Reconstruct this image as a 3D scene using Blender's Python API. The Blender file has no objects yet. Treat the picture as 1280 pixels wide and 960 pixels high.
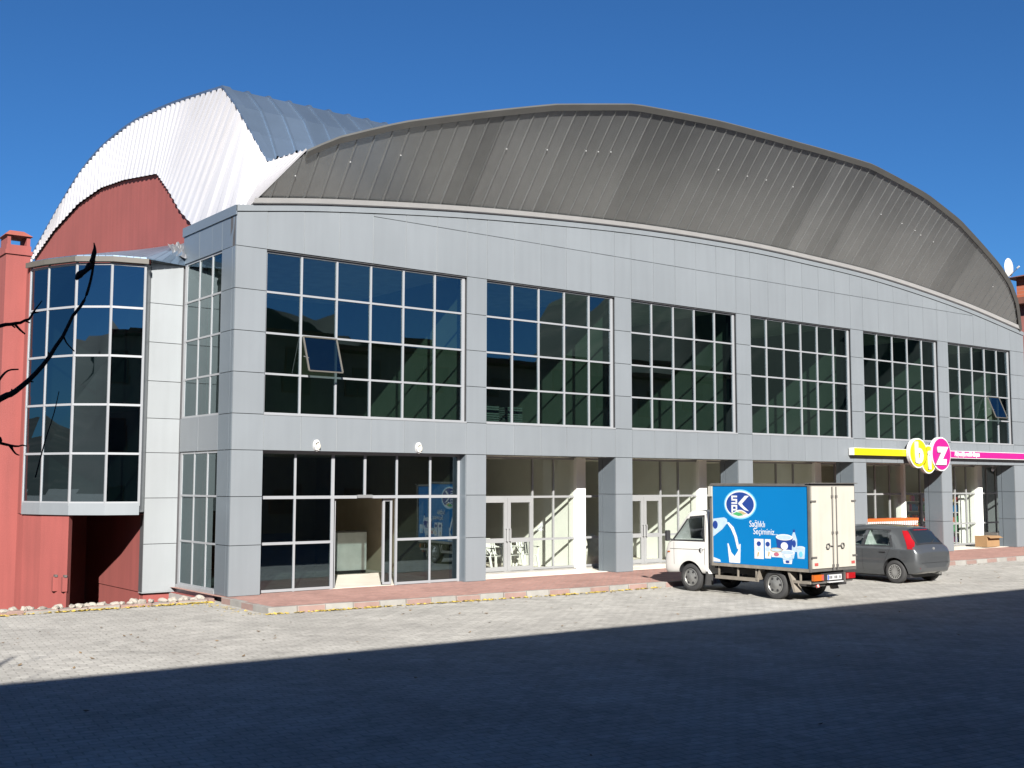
import bpy, bmesh, math, random
from mathutils import Vector, Matrix
import numpy as np

random.seed(7)
scene = bpy.context.scene
COL = scene.collection
R_ = math.radians

# ------------------------------------------------------------------ materials
MATS = {}
def nmat(name):
    m = bpy.data.materials.new(name); m.use_nodes = True
    nt = m.node_tree
    for n in list(nt.nodes): nt.nodes.remove(n)
    out = nt.nodes.new('ShaderNodeOutputMaterial')
    MATS[name] = m
    return m, nt, out
def N(nt, t, **kw):
    n = nt.nodes.new(t)
    for k, v in kw.items():
        if k in n.inputs.keys(): n.inputs[k].default_value = v
        else: setattr(n, k, v)
    return n
def L(nt, a, ao, b, bi): nt.links.new(a.outputs[ao], b.inputs[bi])
def c4(c): return (c[0], c[1], c[2], 1.0)
def setin(n, i, v): n.inputs[i].default_value = v

def pmat(name, col, rough=.5, metal=0., var=.12, scale=3., island=0., bump=0., bscale=40., coat=0., spec=.5,
         streak=0., emit=None):
    """Principled material whose base colour drifts with a noise and, if wanted, per loose piece."""
    m, nt, out = nmat(name)
    p = N(nt, 'ShaderNodeBsdfPrincipled'); p.inputs['Roughness'].default_value = rough
    p.inputs['Metallic'].default_value = metal; p.inputs['Coat Weight'].default_value = coat
    p.inputs['Specular IOR Level'].default_value = spec
    L(nt, p, 0, out, 0)
    tc = N(nt, 'ShaderNodeTexCoord')
    no = N(nt, 'ShaderNodeTexNoise'); setin(no, 'Scale', scale); setin(no, 'Detail', 6.)
    L(nt, tc, 'Object', no, 'Vector')
    mr = N(nt, 'ShaderNodeMapRange'); setin(mr, 'From Min', .3); setin(mr, 'From Max', .7)
    setin(mr, 'To Min', 1 - var); setin(mr, 'To Max', 1 + var)
    L(nt, no, 'Fac', mr, 'Value')
    last, lo = mr, 'Result'
    if streak:
        mp = N(nt, 'ShaderNodeMapping'); setin(mp, 'Scale', (2.5, 2.5, .18)); L(nt, tc, 'Object', mp, 'Vector')
        n2 = N(nt, 'ShaderNodeTexNoise'); setin(n2, 'Scale', 2.2); setin(n2, 'Detail', 5.); L(nt, mp, 0, n2, 'Vector')
        m2 = N(nt, 'ShaderNodeMapRange'); setin(m2, 'From Min', .35); setin(m2, 'From Max', .7)
        setin(m2, 'To Min', 1 + streak * .5); setin(m2, 'To Max', 1 - streak); L(nt, n2, 'Fac', m2, 'Value')
        mu = N(nt, 'ShaderNodeMath', operation='MULTIPLY'); L(nt, last, lo, mu, 0); L(nt, m2, 'Result', mu, 1); last, lo = mu, 0
    if island:
        g = N(nt, 'ShaderNodeNewGeometry')
        m3 = N(nt, 'ShaderNodeMapRange'); setin(m3, 'To Min', 1 - island); setin(m3, 'To Max', 1 + island)
        L(nt, g, 'Random Per Island', m3, 'Value')
        mu = N(nt, 'ShaderNodeMath', operation='MULTIPLY'); L(nt, last, lo, mu, 0); L(nt, m3, 'Result', mu, 1); last, lo = mu, 0
    vm = N(nt, 'ShaderNodeVectorMath', operation='SCALE'); vm.inputs[0].default_value = col
    L(nt, last, lo, vm, 'Scale'); L(nt, vm, 'Vector', p, 'Base Color')
    if bump:
        nb = N(nt, 'ShaderNodeTexNoise'); setin(nb, 'Scale', bscale); setin(nb, 'Detail', 4.); L(nt, tc, 'Object', nb, 'Vector')
        b = N(nt, 'ShaderNodeBump'); setin(b, 'Strength', bump); setin(b, 'Distance', .02)
        L(nt, nb, 'Fac', b, 'Height'); L(nt, b, 0, p, 'Normal')
    if emit:
        p.inputs['Emission Color'].default_value = c4(col); p.inputs['Emission Strength'].default_value = emit
    return m

def glassmat(name, tint, refl, ior, wav=.0):
    m, nt, out = nmat(name)
    tr = N(nt, 'ShaderNodeBsdfTransparent'); setin(tr, 'Color', c4(tint))
    gl = N(nt, 'ShaderNodeBsdfGlossy'); setin(gl, 'Color', c4(refl)); setin(gl, 'Roughness', 0.01)
    ge = N(nt, 'ShaderNodeNewGeometry'); dt = N(nt, 'ShaderNodeVectorMath', operation='DOT_PRODUCT')
    L(nt, ge, 'Incoming', dt, 0); L(nt, ge, 'Normal', dt, 1)
    ab = N(nt, 'ShaderNodeMath', operation='ABSOLUTE'); L(nt, dt, 'Value', ab, 0)
    om = N(nt, 'ShaderNodeMath', operation='SUBTRACT'); setin(om, 0, 1.); L(nt, ab, 0, om, 1)
    pw = N(nt, 'ShaderNodeMath', operation='POWER'); L(nt, om, 0, pw, 0); setin(pw, 1, 5.)
    f0 = ((ior - 1) / (ior + 1)) ** 2
    fr = N(nt, 'ShaderNodeMath', operation='MULTIPLY_ADD'); L(nt, pw, 0, fr, 0); setin(fr, 1, 1 - f0); setin(fr, 2, f0)
    mx = N(nt, 'ShaderNodeMixShader')
    if wav:
        tc = N(nt, 'ShaderNodeTexCoord'); no = N(nt, 'ShaderNodeTexNoise'); setin(no, 'Scale', .9); setin(no, 'Detail', 1.)
        L(nt, tc, 'Object', no, 'Vector'); b = N(nt, 'ShaderNodeBump'); setin(b, 'Strength', wav); setin(b, 'Distance', .02)
        L(nt, no, 'Fac', b, 'Height'); L(nt, b, 0, gl, 'Normal')
    L(nt, fr, 0, mx, 0); L(nt, tr, 0, mx, 1); L(nt, gl, 0, mx, 2); L(nt, mx, 0, out, 0)
    return m

pmat('silver_panel', (0.122, 0.135, 0.148), .5, .10, .04, .6, island=.022, streak=.04)
pmat('sunlit_panel', (0.2, 0.212, 0.2224), .35, .15, .04, .6, island=.03, streak=.04)  # facade panel in a lighter tone, sun glare put into the colour
pmat('side_panel', (0.12, 0.1424, 0.164), .3, .35, .04, .6, island=.05)
pmat('joint_dark', (0.04, 0.04, 0.044), .7)
pmat('white_alu', (.185, .192, .205), .4, .1, .03)
pmat('grey_alu', (0.16, 0.164, 0.168), .4, .3, .05)
pmat('shop_frame', (0.176, 0.18, 0.184), .45, .1, .03)
pmat('gasket', (0.016, 0.016, 0.0176), .6)
glassmat('entrance_glass', (.13, .17, .165), (.62, .80, .92), 2.3, .05)
glassmat('tinted_glass', (.185, .26, .235), (.64, .84, .94), 2.5, .05)
glassmat('bay_glass', (.06, .09, .10), (.62, .80, .92), 2.7, .05)
glassmat('side_glass', (.16, .22, .23), (.62, .76, .79), 2.3, .03)
glassmat('clear_glass', (.80, .84, .83), (.9, .95, .95), 1.5, .03)
glassmat('shop_glass', (.86, .89, .85), (.9, .95, .95), 1.6, .03)
pmat('visor_metal', (.255, .263, .266), .27, .82, .05, 1.2, island=.17, streak=.05)
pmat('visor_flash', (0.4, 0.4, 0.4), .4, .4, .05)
pmat('fascia_metal', (0.1, 0.1, 0.096), .5, .5, .08, 1.5)
pmat('roof_metal', (0.184, 0.2484, 0.3312), .38, .85, .08, 1.0, island=.10)
pmat('gable_sheet', (0.355, 0.355, 0.38), .42, 0., .03, 1.)
pmat('gutter_grey', (0.052, 0.048, 0.0416), .6)
pmat('foil', (.22, .225, .235), .3, .7, .1, 5.)
pmat('red_render', (0.152, 0.0336, 0.0296), .85, 0., .07, .8, streak=.10, bump=.15, bscale=30)
pmat('red_tile', (0.16, 0.04, 0.028), .8)
pmat('inner_wall', (0.28, 0.3, 0.25), .8, 0., .06)
pmat('inner_beige', (0.36, 0.3, 0.22), .8, 0., .06)
pmat('inner_white', (0.52, 0.53, 0.51), .7, 0., .03)
pmat('inner_green', (0.26, 0.3, 0.23), .8, 0., .08)
pmat('inner_floor', (0.55, 0.52, 0.46), .35, 0., .08)
pmat('inner_ceiling', (0.74, 0.7, 0.62), .85)
pmat('concrete', (0.2, 0.196, 0.188), .9, 0., .12, 2., bump=.3)
pmat('kerb_grey', (0.155, 0.15, 0.14), .9, 0., .12, 4., island=.1, bump=.3)
pmat('kerb_red', (0.15, 0.098, 0.086), .9, 0., .12, 4., island=.1, bump=.3)
pmat('rubble', (0.176, 0.16, 0.14), .95, 0., .15, 6., island=.15, bump=.5)
pmat('sign_yellow', (0.336, 0.288, 0.004), .35, 0., .02)
pmat('sign_magenta', (0.24, 0.0048, 0.116), .35, 0., .02)
pmat('sign_white', (0.384, 0.384, 0.384), .4, 0., .01)
pmat('orange_paint', (0.336, 0.068, 0.012), .45, 0., .05)
pmat('cardboard', (0.176, 0.104, 0.048), .9, 0., .08)
pmat('plastic_white', (0.4, 0.408, 0.4), .45, 0., .03)
pmat('sack_white', (0.4, 0.4, 0.376), .7, 0., .12, 8., bump=.6, bscale=12)
pmat('cabinet_grey', (0.368, 0.392, 0.376), .5)
pmat('shelf_white', (0.4, 0.4, 0.408), .5)
pmat('van_white', (0.416, 0.408, 0.392), .3, 0., .03, 2., coat=.4, streak=.03)
pmat('van_cream', (0.285, 0.272, 0.24), .45, 0., .04, 2., streak=.06)
pmat('van_grey', (0.088, 0.084, 0.08), .5, .3, .15, 5.)
pmat('van_rail', (0.136, 0.12, 0.1), .8, .1, .2, 6.)
pmat('van_chassis', (0.02, 0.0184, 0.0176), .8, 0., .2, 6.)
pmat('poster_blue', (0.0006, 0.1, 0.264), .4, 0., .03, 1., spec=.15)
pmat('poster_navy', (0.0064, 0.028, 0.152), .4, 0., .02)
pmat('poster_halo', (0.1, 0.32, 0.48), .4, 0., .02)
pmat('poster_white', (0.416, 0.424, 0.44), .4, 0., .02)
pmat('poster_milk', (0.272, 0.344, 0.416), .4, 0., .1, 9.)
pmat('poster_green', (0.04, 0.224, 0.08), .4)
pmat('poster_gold', (0.304, 0.24, 0.12), .4)
pmat('poster_pink', (0.288, 0.08, 0.12), .4)
pmat('black_rubber', (0.0176, 0.0176, 0.0184), .8, 0., .15, 9.)
pmat('black_trim', (0.0144, 0.0144, 0.016), .5)
pmat('rim_silver', (0.272, 0.272, 0.268), .35, .6, .08)
pmat('rim_grey', (0.136, 0.136, 0.132), .5, .4, .1)
pmat('car_grey', (0.072, 0.077, 0.083), .3, .55, .03, 2., coat=.7)
pmat('red_lens', (0.192, 0.0048, 0.0064), .2, 0., .05, coat=.6)
pmat('orange_lens', (0.272, 0.064, 0.008), .25, 0., .05, coat=.5)
pmat('pink_lens', (0.24, 0.048, 0.044), .3, 0., .05)
pmat('plate_white', (0.304, 0.308, 0.312), .4, 0., .02)
pmat('plate_blue', (0.016, 0.064, 0.32), .4)
pmat('plate_ink', (0.04, 0.04, 0.044), .5)
glassmat('car_glass', (.62, .68, .66), (.9, .95, 1.), 1.75)
glassmat('van_glass', (.80, .86, .84), (.9, .95, 1.), 1.7)
pmat('bark', (0.0224, 0.0176, 0.0144), .9, 0., .25, 12., bump=.6)
pmat('dry_leaf', (0.024, 0.016, 0.012), .9)
pmat('leaf_yellow', (0.32, 0.232, 0.04), .8, 0., .1, 2., island=.35)
pmat('leaf_brown', (0.12, 0.08, 0.04), .8, 0., .1, 2., island=.4)
pmat('house_plaster', (0.16, 0.14, 0.112), .9, 0., .08, .5, streak=.12)
pmat('house_green', (0.128, 0.152, 0.104), .9, 0., .08, .5)
pmat('house_tile', (0.096, 0.036, 0.024), .85, 0., .2, 2.)
pmat('brick_pink', (0.16, 0.06, 0.052), .9, 0., .12, 1.5)
pmat('pole_magenta', (0.144, 0.012, 0.056), .5)
pmat('dish_white', (0.336, 0.336, 0.328), .45)
pmat('lamp_glass', (0.3, 0.29, 0.25), .3)

# brick for the far house
m, nt, out = nmat('brick_orange')
p = N(nt, 'ShaderNodeBsdfPrincipled'); p.inputs['Roughness'].default_value = .9; L(nt, p, 0, out, 0)
tc = N(nt, 'ShaderNodeTexCoord'); mp = N(nt, 'ShaderNodeMapping'); setin(mp, 'Rotation', (R_(90), 0, R_(90))); L(nt, tc, 'Object', mp, 0)
bt = N(nt, 'ShaderNodeTexBrick'); setin(bt, 'Color1', (.26, .07, .03, 1)); setin(bt, 'Color2', (.20, .055, .028, 1)); setin(bt, 'Mortar', (.18, .11, .085, 1))
setin(bt, 'Scale', 3.); setin(bt, 'Mortar Size', .03); L(nt, mp, 0, bt, 0); L(nt, bt, 'Color', p, 'Base Color')

def paver(name, c1, c2, mort, bl, bh, wear=.25, rot=0., bump=.5):
    m, nt, out = nmat(name)
    p = N(nt, 'ShaderNodeBsdfPrincipled'); p.inputs['Roughness'].default_value = .9; p.inputs['Specular IOR Level'].default_value = .08
    L(nt, p, 0, out, 0)
    tc = N(nt, 'ShaderNodeTexCoord'); mp = N(nt, 'ShaderNodeMapping'); setin(mp, 'Rotation', (0, 0, rot)); L(nt, tc, 'Object', mp, 0)
    wob = N(nt, 'ShaderNodeTexNoise'); setin(wob, 'Scale', 1.3); setin(wob, 'Detail', 2.); L(nt, mp, 0, wob, 'Vector')
    wm = N(nt, 'ShaderNodeMixRGB', blend_type='ADD'); setin(wm, 0, .03); L(nt, mp, 0, wm, 1); L(nt, wob, 'Color', wm, 2)
    bt = N(nt, 'ShaderNodeTexBrick'); setin(bt, 'Color1', c4(c1)); setin(bt, 'Color2', c4(c2)); setin(bt, 'Mortar', c4(mort))
    setin(bt, 'Scale', 1.); setin(bt, 'Mortar Size', .012); setin(bt, 'Brick Width', bl); setin(bt, 'Row Height', bh); setin(bt, 'Mortar Smooth', .4)
    L(nt, wm, 0, bt, 0)
    n1 = N(nt, 'ShaderNodeTexNoise'); setin(n1, 'Scale', .45); setin(n1, 'Detail', 8.); setin(n1, 'Roughness', .65); L(nt, tc, 'Object', n1, 'Vector')
    n2 = N(nt, 'ShaderNodeTexNoise'); setin(n2, 'Scale', 14.); setin(n2, 'Detail', 6.); setin(n2, 'Roughness', .7); L(nt, tc, 'Object', n2, 'Vector')
    vo = N(nt, 'ShaderNodeTexVoronoi'); setin(vo, 'Scale', 4.2); L(nt, mp, 0, vo, 'Vector')
    a = N(nt, 'ShaderNodeMapRange'); setin(a, 'From Min', .3); setin(a, 'From Max', .7); setin(a, 'To Min', 1 - wear); setin(a, 'To Max', 1 + wear * .7); L(nt, n1, 'Fac', a, 0)
    b = N(nt, 'ShaderNodeMapRange'); setin(b, 'From Min', .3); setin(b, 'From Max', .7); setin(b, 'To Min', .86); setin(b, 'To Max', 1.12); L(nt, n2, 'Fac', b, 0)
    sp = N(nt, 'ShaderNodeSeparateColor'); L(nt, vo, 'Color', sp, 0)
    d = N(nt, 'ShaderNodeMapRange'); setin(d, 'To Min', .9); setin(d, 'To Max', 1.08); L(nt, sp, 0, d, 0)
    x = N(nt, 'ShaderNodeMath', operation='MULTIPLY'); L(nt, a, 0, x, 0); L(nt, b, 0, x, 1)
    n3 = N(nt, 'ShaderNodeTexNoise'); setin(n3, 'Scale', 1.1); setin(n3, 'Detail', 5.); setin(n3, 'Roughness', .6); L(nt, tc, 'Object', n3, 'Vector')
    st_n = N(nt, 'ShaderNodeMapRange'); setin(st_n, 'From Min', .58); setin(st_n, 'From Max', .74); setin(st_n, 'To Min', 1.); setin(st_n, 'To Max', .78); L(nt, n3, 'Fac', st_n, 0)
    x2 = N(nt, 'ShaderNodeMath', operation='MULTIPLY'); L(nt, x, 0, x2, 0); L(nt, st_n, 0, x2, 1)
    y = N(nt, 'ShaderNodeMath', operation='MULTIPLY'); L(nt, x2, 0, y, 0); L(nt, d, 0, y, 1)
    s = N(nt, 'ShaderNodeVectorMath', operation='SCALE'); L(nt, bt, 'Color', s, 0); L(nt, y, 0, s, 'Scale'); L(nt, s, 0, p, 'Base Color')
    hb = N(nt, 'ShaderNodeMath', operation='MULTIPLY_ADD'); L(nt, n2, 'Fac', hb, 0); setin(hb, 1, .35); L(nt, bt, 'Fac', hb, 2)
    inv = N(nt, 'ShaderNodeMath', operation='SUBTRACT'); setin(inv, 0, 1.); L(nt, bt, 'Fac', inv, 1)
    hs = N(nt, 'ShaderNodeMath', operation='MULTIPLY_ADD'); L(nt, n2, 'Fac', hs, 0); setin(hs, 1, .5); L(nt, inv, 0, hs, 2)
    bu = N(nt, 'ShaderNodeBump'); setin(bu, 'Strength', bump); setin(bu, 'Distance', .012); L(nt, hs, 0, bu, 'Height'); L(nt, bu, 0, p, 'Normal')
    return m
paver('paving', (.29, .281, .261), (.258, .25, .233), (.21, .202, .186), .24, .14, .2, R_(8))
paver('red_paving', (.285, .160, .135), (.25, .142, .121), (.21, .155, .138), .20, .10, .15, 0.)
pmat('earth', (0.24, 0.192, 0.136), .95, 0., .2, 2., bump=.5)
# hills: scrub forest and bare patches
m, nt, out = nmat('hill_scrub')
p = N(nt, 'ShaderNodeBsdfPrincipled'); p.inputs['Roughness'].default_value = 1.; L(nt, p, 0, out, 0)
tc = N(nt, 'ShaderNodeTexCoord'); no = N(nt, 'ShaderNodeTexNoise'); setin(no, 'Scale', .03); setin(no, 'Detail', 8.); L(nt, tc, 'Object', no, 'Vector')
cr = N(nt, 'ShaderNodeValToRGB'); cr.color_ramp.elements[0].color = (.010, .016, .010, 1); cr.color_ramp.elements[1].color = (.045, .042, .032, 1)
cr.color_ramp.elements[0].position = .45; cr.color_ramp.elements[1].position = .72
L(nt, no, 'Fac', cr, 0); L(nt, cr, 0, p, 'Base Color')

# ------------------------------------------------------------------ mesh helpers
class MB:
    def __init__(s): s.v = []; s.f = []; s.m = []; s.mats = []
    def mi(s, mat):
        if mat not in s.mats: s.mats.append(mat)
        return s.mats.index(mat)
    def face(s, pts, mat):
        b = len(s.v); s.v += [tuple(map(float, q)) for q in pts]; s.f.append(tuple(range(b, b + len(pts)))); s.m.append(s.mi(mat)); return s
    def hexa(s, p8, mat):
        b = len(s.v); s.v += [tuple(map(float, q)) for q in p8]; k = s.mi(mat)
        for f in ((0, 3, 2, 1), (4, 5, 6, 7), (0, 1, 5, 4), (1, 2, 6, 5), (2, 3, 7, 6), (3, 0, 4, 7)):
            s.f.append(tuple(b + i for i in f)); s.m.append(k)
        return s
    def box(s, x0, x1, y0, y1, z0, z1, mat):
        return s.hexa([(x0, y0, z0), (x1, y0, z0), (x1, y1, z0), (x0, y1, z0), (x0, y0, z1), (x1, y0, z1), (x1, y1, z1), (x0, y1, z1)], mat)
    def bar(s, a, b, w, h, mat, up=(0, 0, 1)):
        a = Vector(a); b = Vector(b); d = (b - a).normalized(); u = Vector(up)
        if abs(d.dot(u)) > .98: u = Vector((1, 0, 0))
        r = d.cross(u).normalized(); u = r.cross(d).normalized()
        c = [(-w / 2, -h / 2), (w / 2, -h / 2), (w / 2, h / 2), (-w / 2, h / 2)]
        return s.hexa([a + r * i + u * j for i, j in c] + [b + r * i + u * j for i, j in c], mat)
    def grid(s, rows, mat, close=False, flip=False):
        b = len(s.v); n = len(rows[0]); k = s.mi(mat)
        for r in rows: s.v += [tuple(map(float, q)) for q in r]
        for i in range(len(rows) - 1):
            for j in range(n if close else n - 1):
                j2 = (j + 1) % n
                q = (b + i * n + j, b + i * n + j2, b + (i + 1) * n + j2, b + (i + 1) * n + j)
                s.f.append(q[::-1] if flip else q); s.m.append(k)
        return s
    def tube(s, pts, rads, mat, n=8, cap=True):
        pts = [Vector(q) for q in pts]; rows = []
        if not hasattr(rads, '__len__'): rads = [rads] * len(pts)
        for i, q in enumerate(pts):
            d = (pts[min(i + 1, len(pts) - 1)] - pts[max(i - 1, 0)]).normalized()
            u = Vector((0, 0, 1)) if abs(d.z) < .95 else Vector((1, 0, 0))
            r = d.cross(u).normalized(); u = r.cross(d)
            rows.append([q + (r * math.cos(t) + u * math.sin(t)) * rads[i] for t in (2 * math.pi * k / n for k in range(n))])
        s.grid(rows, mat, close=True)
        if cap: s.face(rows[0][::-1], mat); s.face(rows[-1], mat)
        return s
    def disc(s, c, rx, rz, y0, y1, mat, n=32, axis='y'):
        """flat elliptic plate standing in the xz plane between y0 (front) and y1"""
        a = [(c[0] + rx * math.cos(t), c[1] + rz * math.sin(t)) for t in (2 * math.pi * k / n for k in range(n))]
        return s.plate(a, y0, y1, mat)
    def plate(s, poly, y0, y1, mat, fn=None):
        fn = fn or (lambda x, y, z: (x, y, z))
        f = [fn(x, y0, z) for x, z in poly]; bk = [fn(x, y1, z) for x, z in poly]; n = len(poly)
        s.face(f, mat); s.face(bk[::-1], mat)
        for i in range(n): s.face([f[i], bk[i], bk[(i + 1) % n], f[(i + 1) % n]], mat)
        return s
    def lathe(s, prof, mat, c=(0, 0, 0), n=28, axis='x'):
        rows = []
        for x, r in prof:
            rows.append([(c[0] + x, c[1] + r * math.cos(t), c[2] + r * math.sin(t)) if axis == 'x' else
                         (c[0] + r * math.cos(t), c[1] + r * math.sin(t), c[2] + x) for t in (2 * math.pi * k / n for k in range(n))])
        return s.grid(rows, mat, close=True)
    def build(s, name, parent=None, smooth=None, bevel=0., recalc=True, merge=False):
        me = bpy.data.meshes.new(name); me.from_pydata(s.v, [], s.f)
        for k in s.mats: me.materials.append(MATS[k])
        me.polygons.foreach_set('material_index', s.m)
        bm = bmesh.new(); bm.from_mesh(me)
        if merge: bmesh.ops.remove_doubles(bm, verts=bm.verts, dist=1e-4)
        if recalc: bmesh.ops.recalc_face_normals(bm, faces=bm.faces)
        if bevel:
            bmesh.ops.remove_doubles(bm, verts=bm.verts, dist=1e-5)
            bmesh.ops.bevel(bm, geom=list(bm.edges), offset=bevel, segments=2, affect='EDGES', profile=.7, clamp_overlap=True)
        if smooth is not None:
            for f in bm.faces: f.smooth = True
            for e in bm.edges:
                if len(e.link_faces) == 2 and e.calc_face_angle(0) > R_(smooth): e.smooth = False
        bm.to_mesh(me); bm.free()
        o = bpy.data.objects.new(name, me); COL.objects.link(o)
        if parent: o.parent = parent
        return o

def tag(o, label=None, cat=None, group=None, kind=None):
    if label: o['label'] = label
    if cat: o['category'] = cat
    if group: o['group'] = group
    if kind: o['kind'] = kind
    return o
def thing(name, label, cat, loc=(0, 0, 0), rz=0., group=None):
    o = bpy.data.objects.new(name, None); COL.objects.link(o); o.empty_display_size = .3
    o.location = loc; o.rotation_euler = (0, 0, rz)
    return tag(o, label, cat, group)
def copy_tree(o, parent=None):
    c = o.copy(); COL.objects.link(c); c.parent = parent
    for ch in [x for x in bpy.data.objects if x.parent == o]: copy_tree(ch, c)
    return c
def text_mesh(name, body, size, mat, to3d, parent=None, depth=.004, bold=0., sx=1., shear=0.):
    """lettering as a mesh; to3d maps (u, v, w) with w the thickness to a point"""
    cu = bpy.data.curves.new(name, 'FONT'); cu.body = body; cu.size = size; cu.extrude = depth / 2; cu.offset = bold; cu.shear = shear; cu.resolution_u = 3
    t = bpy.data.objects.new(name, cu); COL.objects.link(t)
    dg = bpy.context.evaluated_depsgraph_get(); me = bpy.data.meshes.new_from_object(t.evaluated_get(dg))
    bpy.data.objects.remove(t); bpy.data.curves.remove(cu)
    for v in me.vertices: v.co = Vector(to3d(v.co.x * sx, v.co.y, v.co.z))
    me.materials.clear(); me.materials.append(MATS[mat]); me.name = name
    bm = bmesh.new(); bm.from_mesh(me); bmesh.ops.recalc_face_normals(bm, faces=bm.faces); bm.to_mesh(me); bm.free()
    o = bpy.data.objects.new(name, me); COL.objects.link(o)
    if parent: o.parent = parent
    return o
def interp(x, pts): return float(np.interp(x, [a for a, b in pts], [b for a, b in pts]))
def crom(pts, n):
    """Catmull-Rom through 2D/3D points, n samples per span"""
    P = [Vector(q) for q in pts]; P = [P[0] * 2 - P[1]] + P + [P[-1] * 2 - P[-2]]; out = []
    for i in range(1, len(P) - 2):
        for k in range(n):
            t = k / n; a, b, c, d = P[i - 1:i + 3]
            out.append(.5 * ((2 * b) + (c - a) * t + (2 * a - 5 * b + 4 * c - d) * t * t + (3 * b - a - 3 * c + d) * t ** 3))
    return out + [P[-2]]

# ------------------------------------------------------------------ camera, sky, sun
CAM = Vector((-11.124, -23.4216, 2.6)); yaw, pitch, roll = .6577, .086, .002
Fw = Vector((math.sin(yaw) * math.cos(pitch), math.cos(yaw) * math.cos(pitch), math.sin(pitch)))
r0 = Vector((math.cos(yaw), -math.sin(yaw), 0)); u0 = r0.cross(Fw)
Rt = r0 * math.cos(roll) + u0 * math.sin(roll); Up = -r0 * math.sin(roll) + u0 * math.cos(roll)
cam = bpy.data.cameras.new('camera'); co = bpy.data.objects.new('camera', cam); COL.objects.link(co)
Mx = Matrix((Rt, Up, -Fw)).transposed().to_4x4(); Mx.translation = CAM; co.matrix_world = Mx
cam.sensor_width = 36; cam.lens = 1426.8 / 1280 * 36; cam.clip_start = .1; cam.clip_end = 6000
scene.camera = co
SUN = Vector((-.58, -1., .60)).normalized()     # direction towards the sun
el = math.asin(SUN.z); az = math.atan2(SUN.x, SUN.y)
w = bpy.data.worlds.new('World'); scene.world = w; w.use_nodes = True
nt = w.node_tree; bg = nt.nodes['Background']
sky = nt.nodes.new('ShaderNodeTexSky'); sky.sky_type = 'NISHITA'; sky.sun_disc = False
sky.sun_elevation = el; sky.sun_rotation = az; sky.altitude = 1100; sky.air_density = 1.; sky.dust_density = .15; sky.ozone_density = 3.
tint = nt.nodes.new('ShaderNodeMixRGB'); tint.blend_type = 'MULTIPLY'; tint.inputs[0].default_value = 1.; tint.inputs[2].default_value = (.186, .394, .60, 1)   # multiply dims and blues the sky, darkening its fill light
nt.links.new(sky.outputs[0], tint.inputs[1]); nt.links.new(tint.outputs[0], bg.inputs[0]); bg.inputs[1].default_value = .05
ld = bpy.data.lights.new('sun', 'SUN'); ld.energy = 5.; ld.angle = R_(.5); ld.color = (1., .955, .88)
lo = bpy.data.objects.new('sun', ld); COL.objects.link(lo); lo.rotation_euler = SUN.to_track_quat('Z', 'Y').to_euler(); lo.location = (0, 0, 60)
scene.view_settings.view_transform = 'Standard'; scene.view_settings.look = 'None'; scene.view_settings.gamma = 1.
scene.view_settings.exposure = 1.75

# ------------------------------------------------------------------ ground
g = MB()
BIG = 1500.; TX0, TX1, TY0, TY1 = -30., -.88, .62, 22.
def gq(x0, x1, y0, y1): g.face([(x0, y0, 0), (x1, y0, 0), (x1, y1, 0), (x0, y1, 0)], 'paving')
gq(-BIG, BIG, -BIG, TY0); gq(TX1, BIG, TY0, BIG); gq(-BIG, TX0, TY0, BIG); gq(TX0, TX1, TY1, BIG)
tz = -1.3
g.face([(TX0, TY0, tz), (TX1, TY0, tz), (TX1, TY1, tz), (TX0, TY1, tz)], 'earth')
for a, b in (((TX0, TY0), (TX1, TY0)), ((TX1, TY0), (TX1, TY1)), ((TX1, TY1), (TX0, TY1)), ((TX0, TY1), (TX0, TY0))):
    g.face([(a[0], a[1], 0), (b[0], b[1], 0), (b[0], b[1], tz), (a[0], a[1], tz)], 'concrete')
tag(g.build('ground', recalc=False), kind='structure')
# pavement in front of the building, with its kerb of alternating stones
SW = [(-1.0, -2.50), (1.95, -2.66), (6., -2.93), (12., -3.0), (45., -3.0)]
def swy(x): return interp(x, SW)
s = MB(); xs = [-1.0 + .12, 1.95, 6, 12, 45]
for a, b in zip(xs[:-1], xs[1:]):
    s.face([(a, swy(a) + .14, .128), (b, swy(b) + .14, .128), (b, 9.5, .128), (a, 9.5, .128)], 'red_paving')
tag(s.build('pavement', recalc=False), kind='structure')
k = MB(); x = -1.0; i = 0
while x < 44:
    ln = .62; x1 = x + ln - .015; mt = 'kerb_red' if i % 2 else 'kerb_grey'; h = .135 + random.uniform(-.006, .006)
    dy = random.uniform(-.008, .008)
    k.hexa([(x, swy(x) + dy, -.05), (x1, swy(x1) + dy, -.05), (x1, swy(x1) + .14, -.05), (x, swy(x) + .14, -.05),
            (x, swy(x) + dy + .02, h), (x1, swy(x1) + dy + .02, h), (x1, swy(x1) + .14, h), (x, swy(x) + .14, h)], mt)
    x += ln; i += 1
y = -2.36; i = 0
while y < -.05:
    mt = 'kerb_red' if i % 2 else 'kerb_grey'; xx = -1. + (y + 2.5) * .05
    k.box(xx, xx + .13, y, min(y + .6, .0), -.05, .135, mt); y += .62; i += 1
tag(k.build('kerb', bevel=.012), kind='structure')
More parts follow.
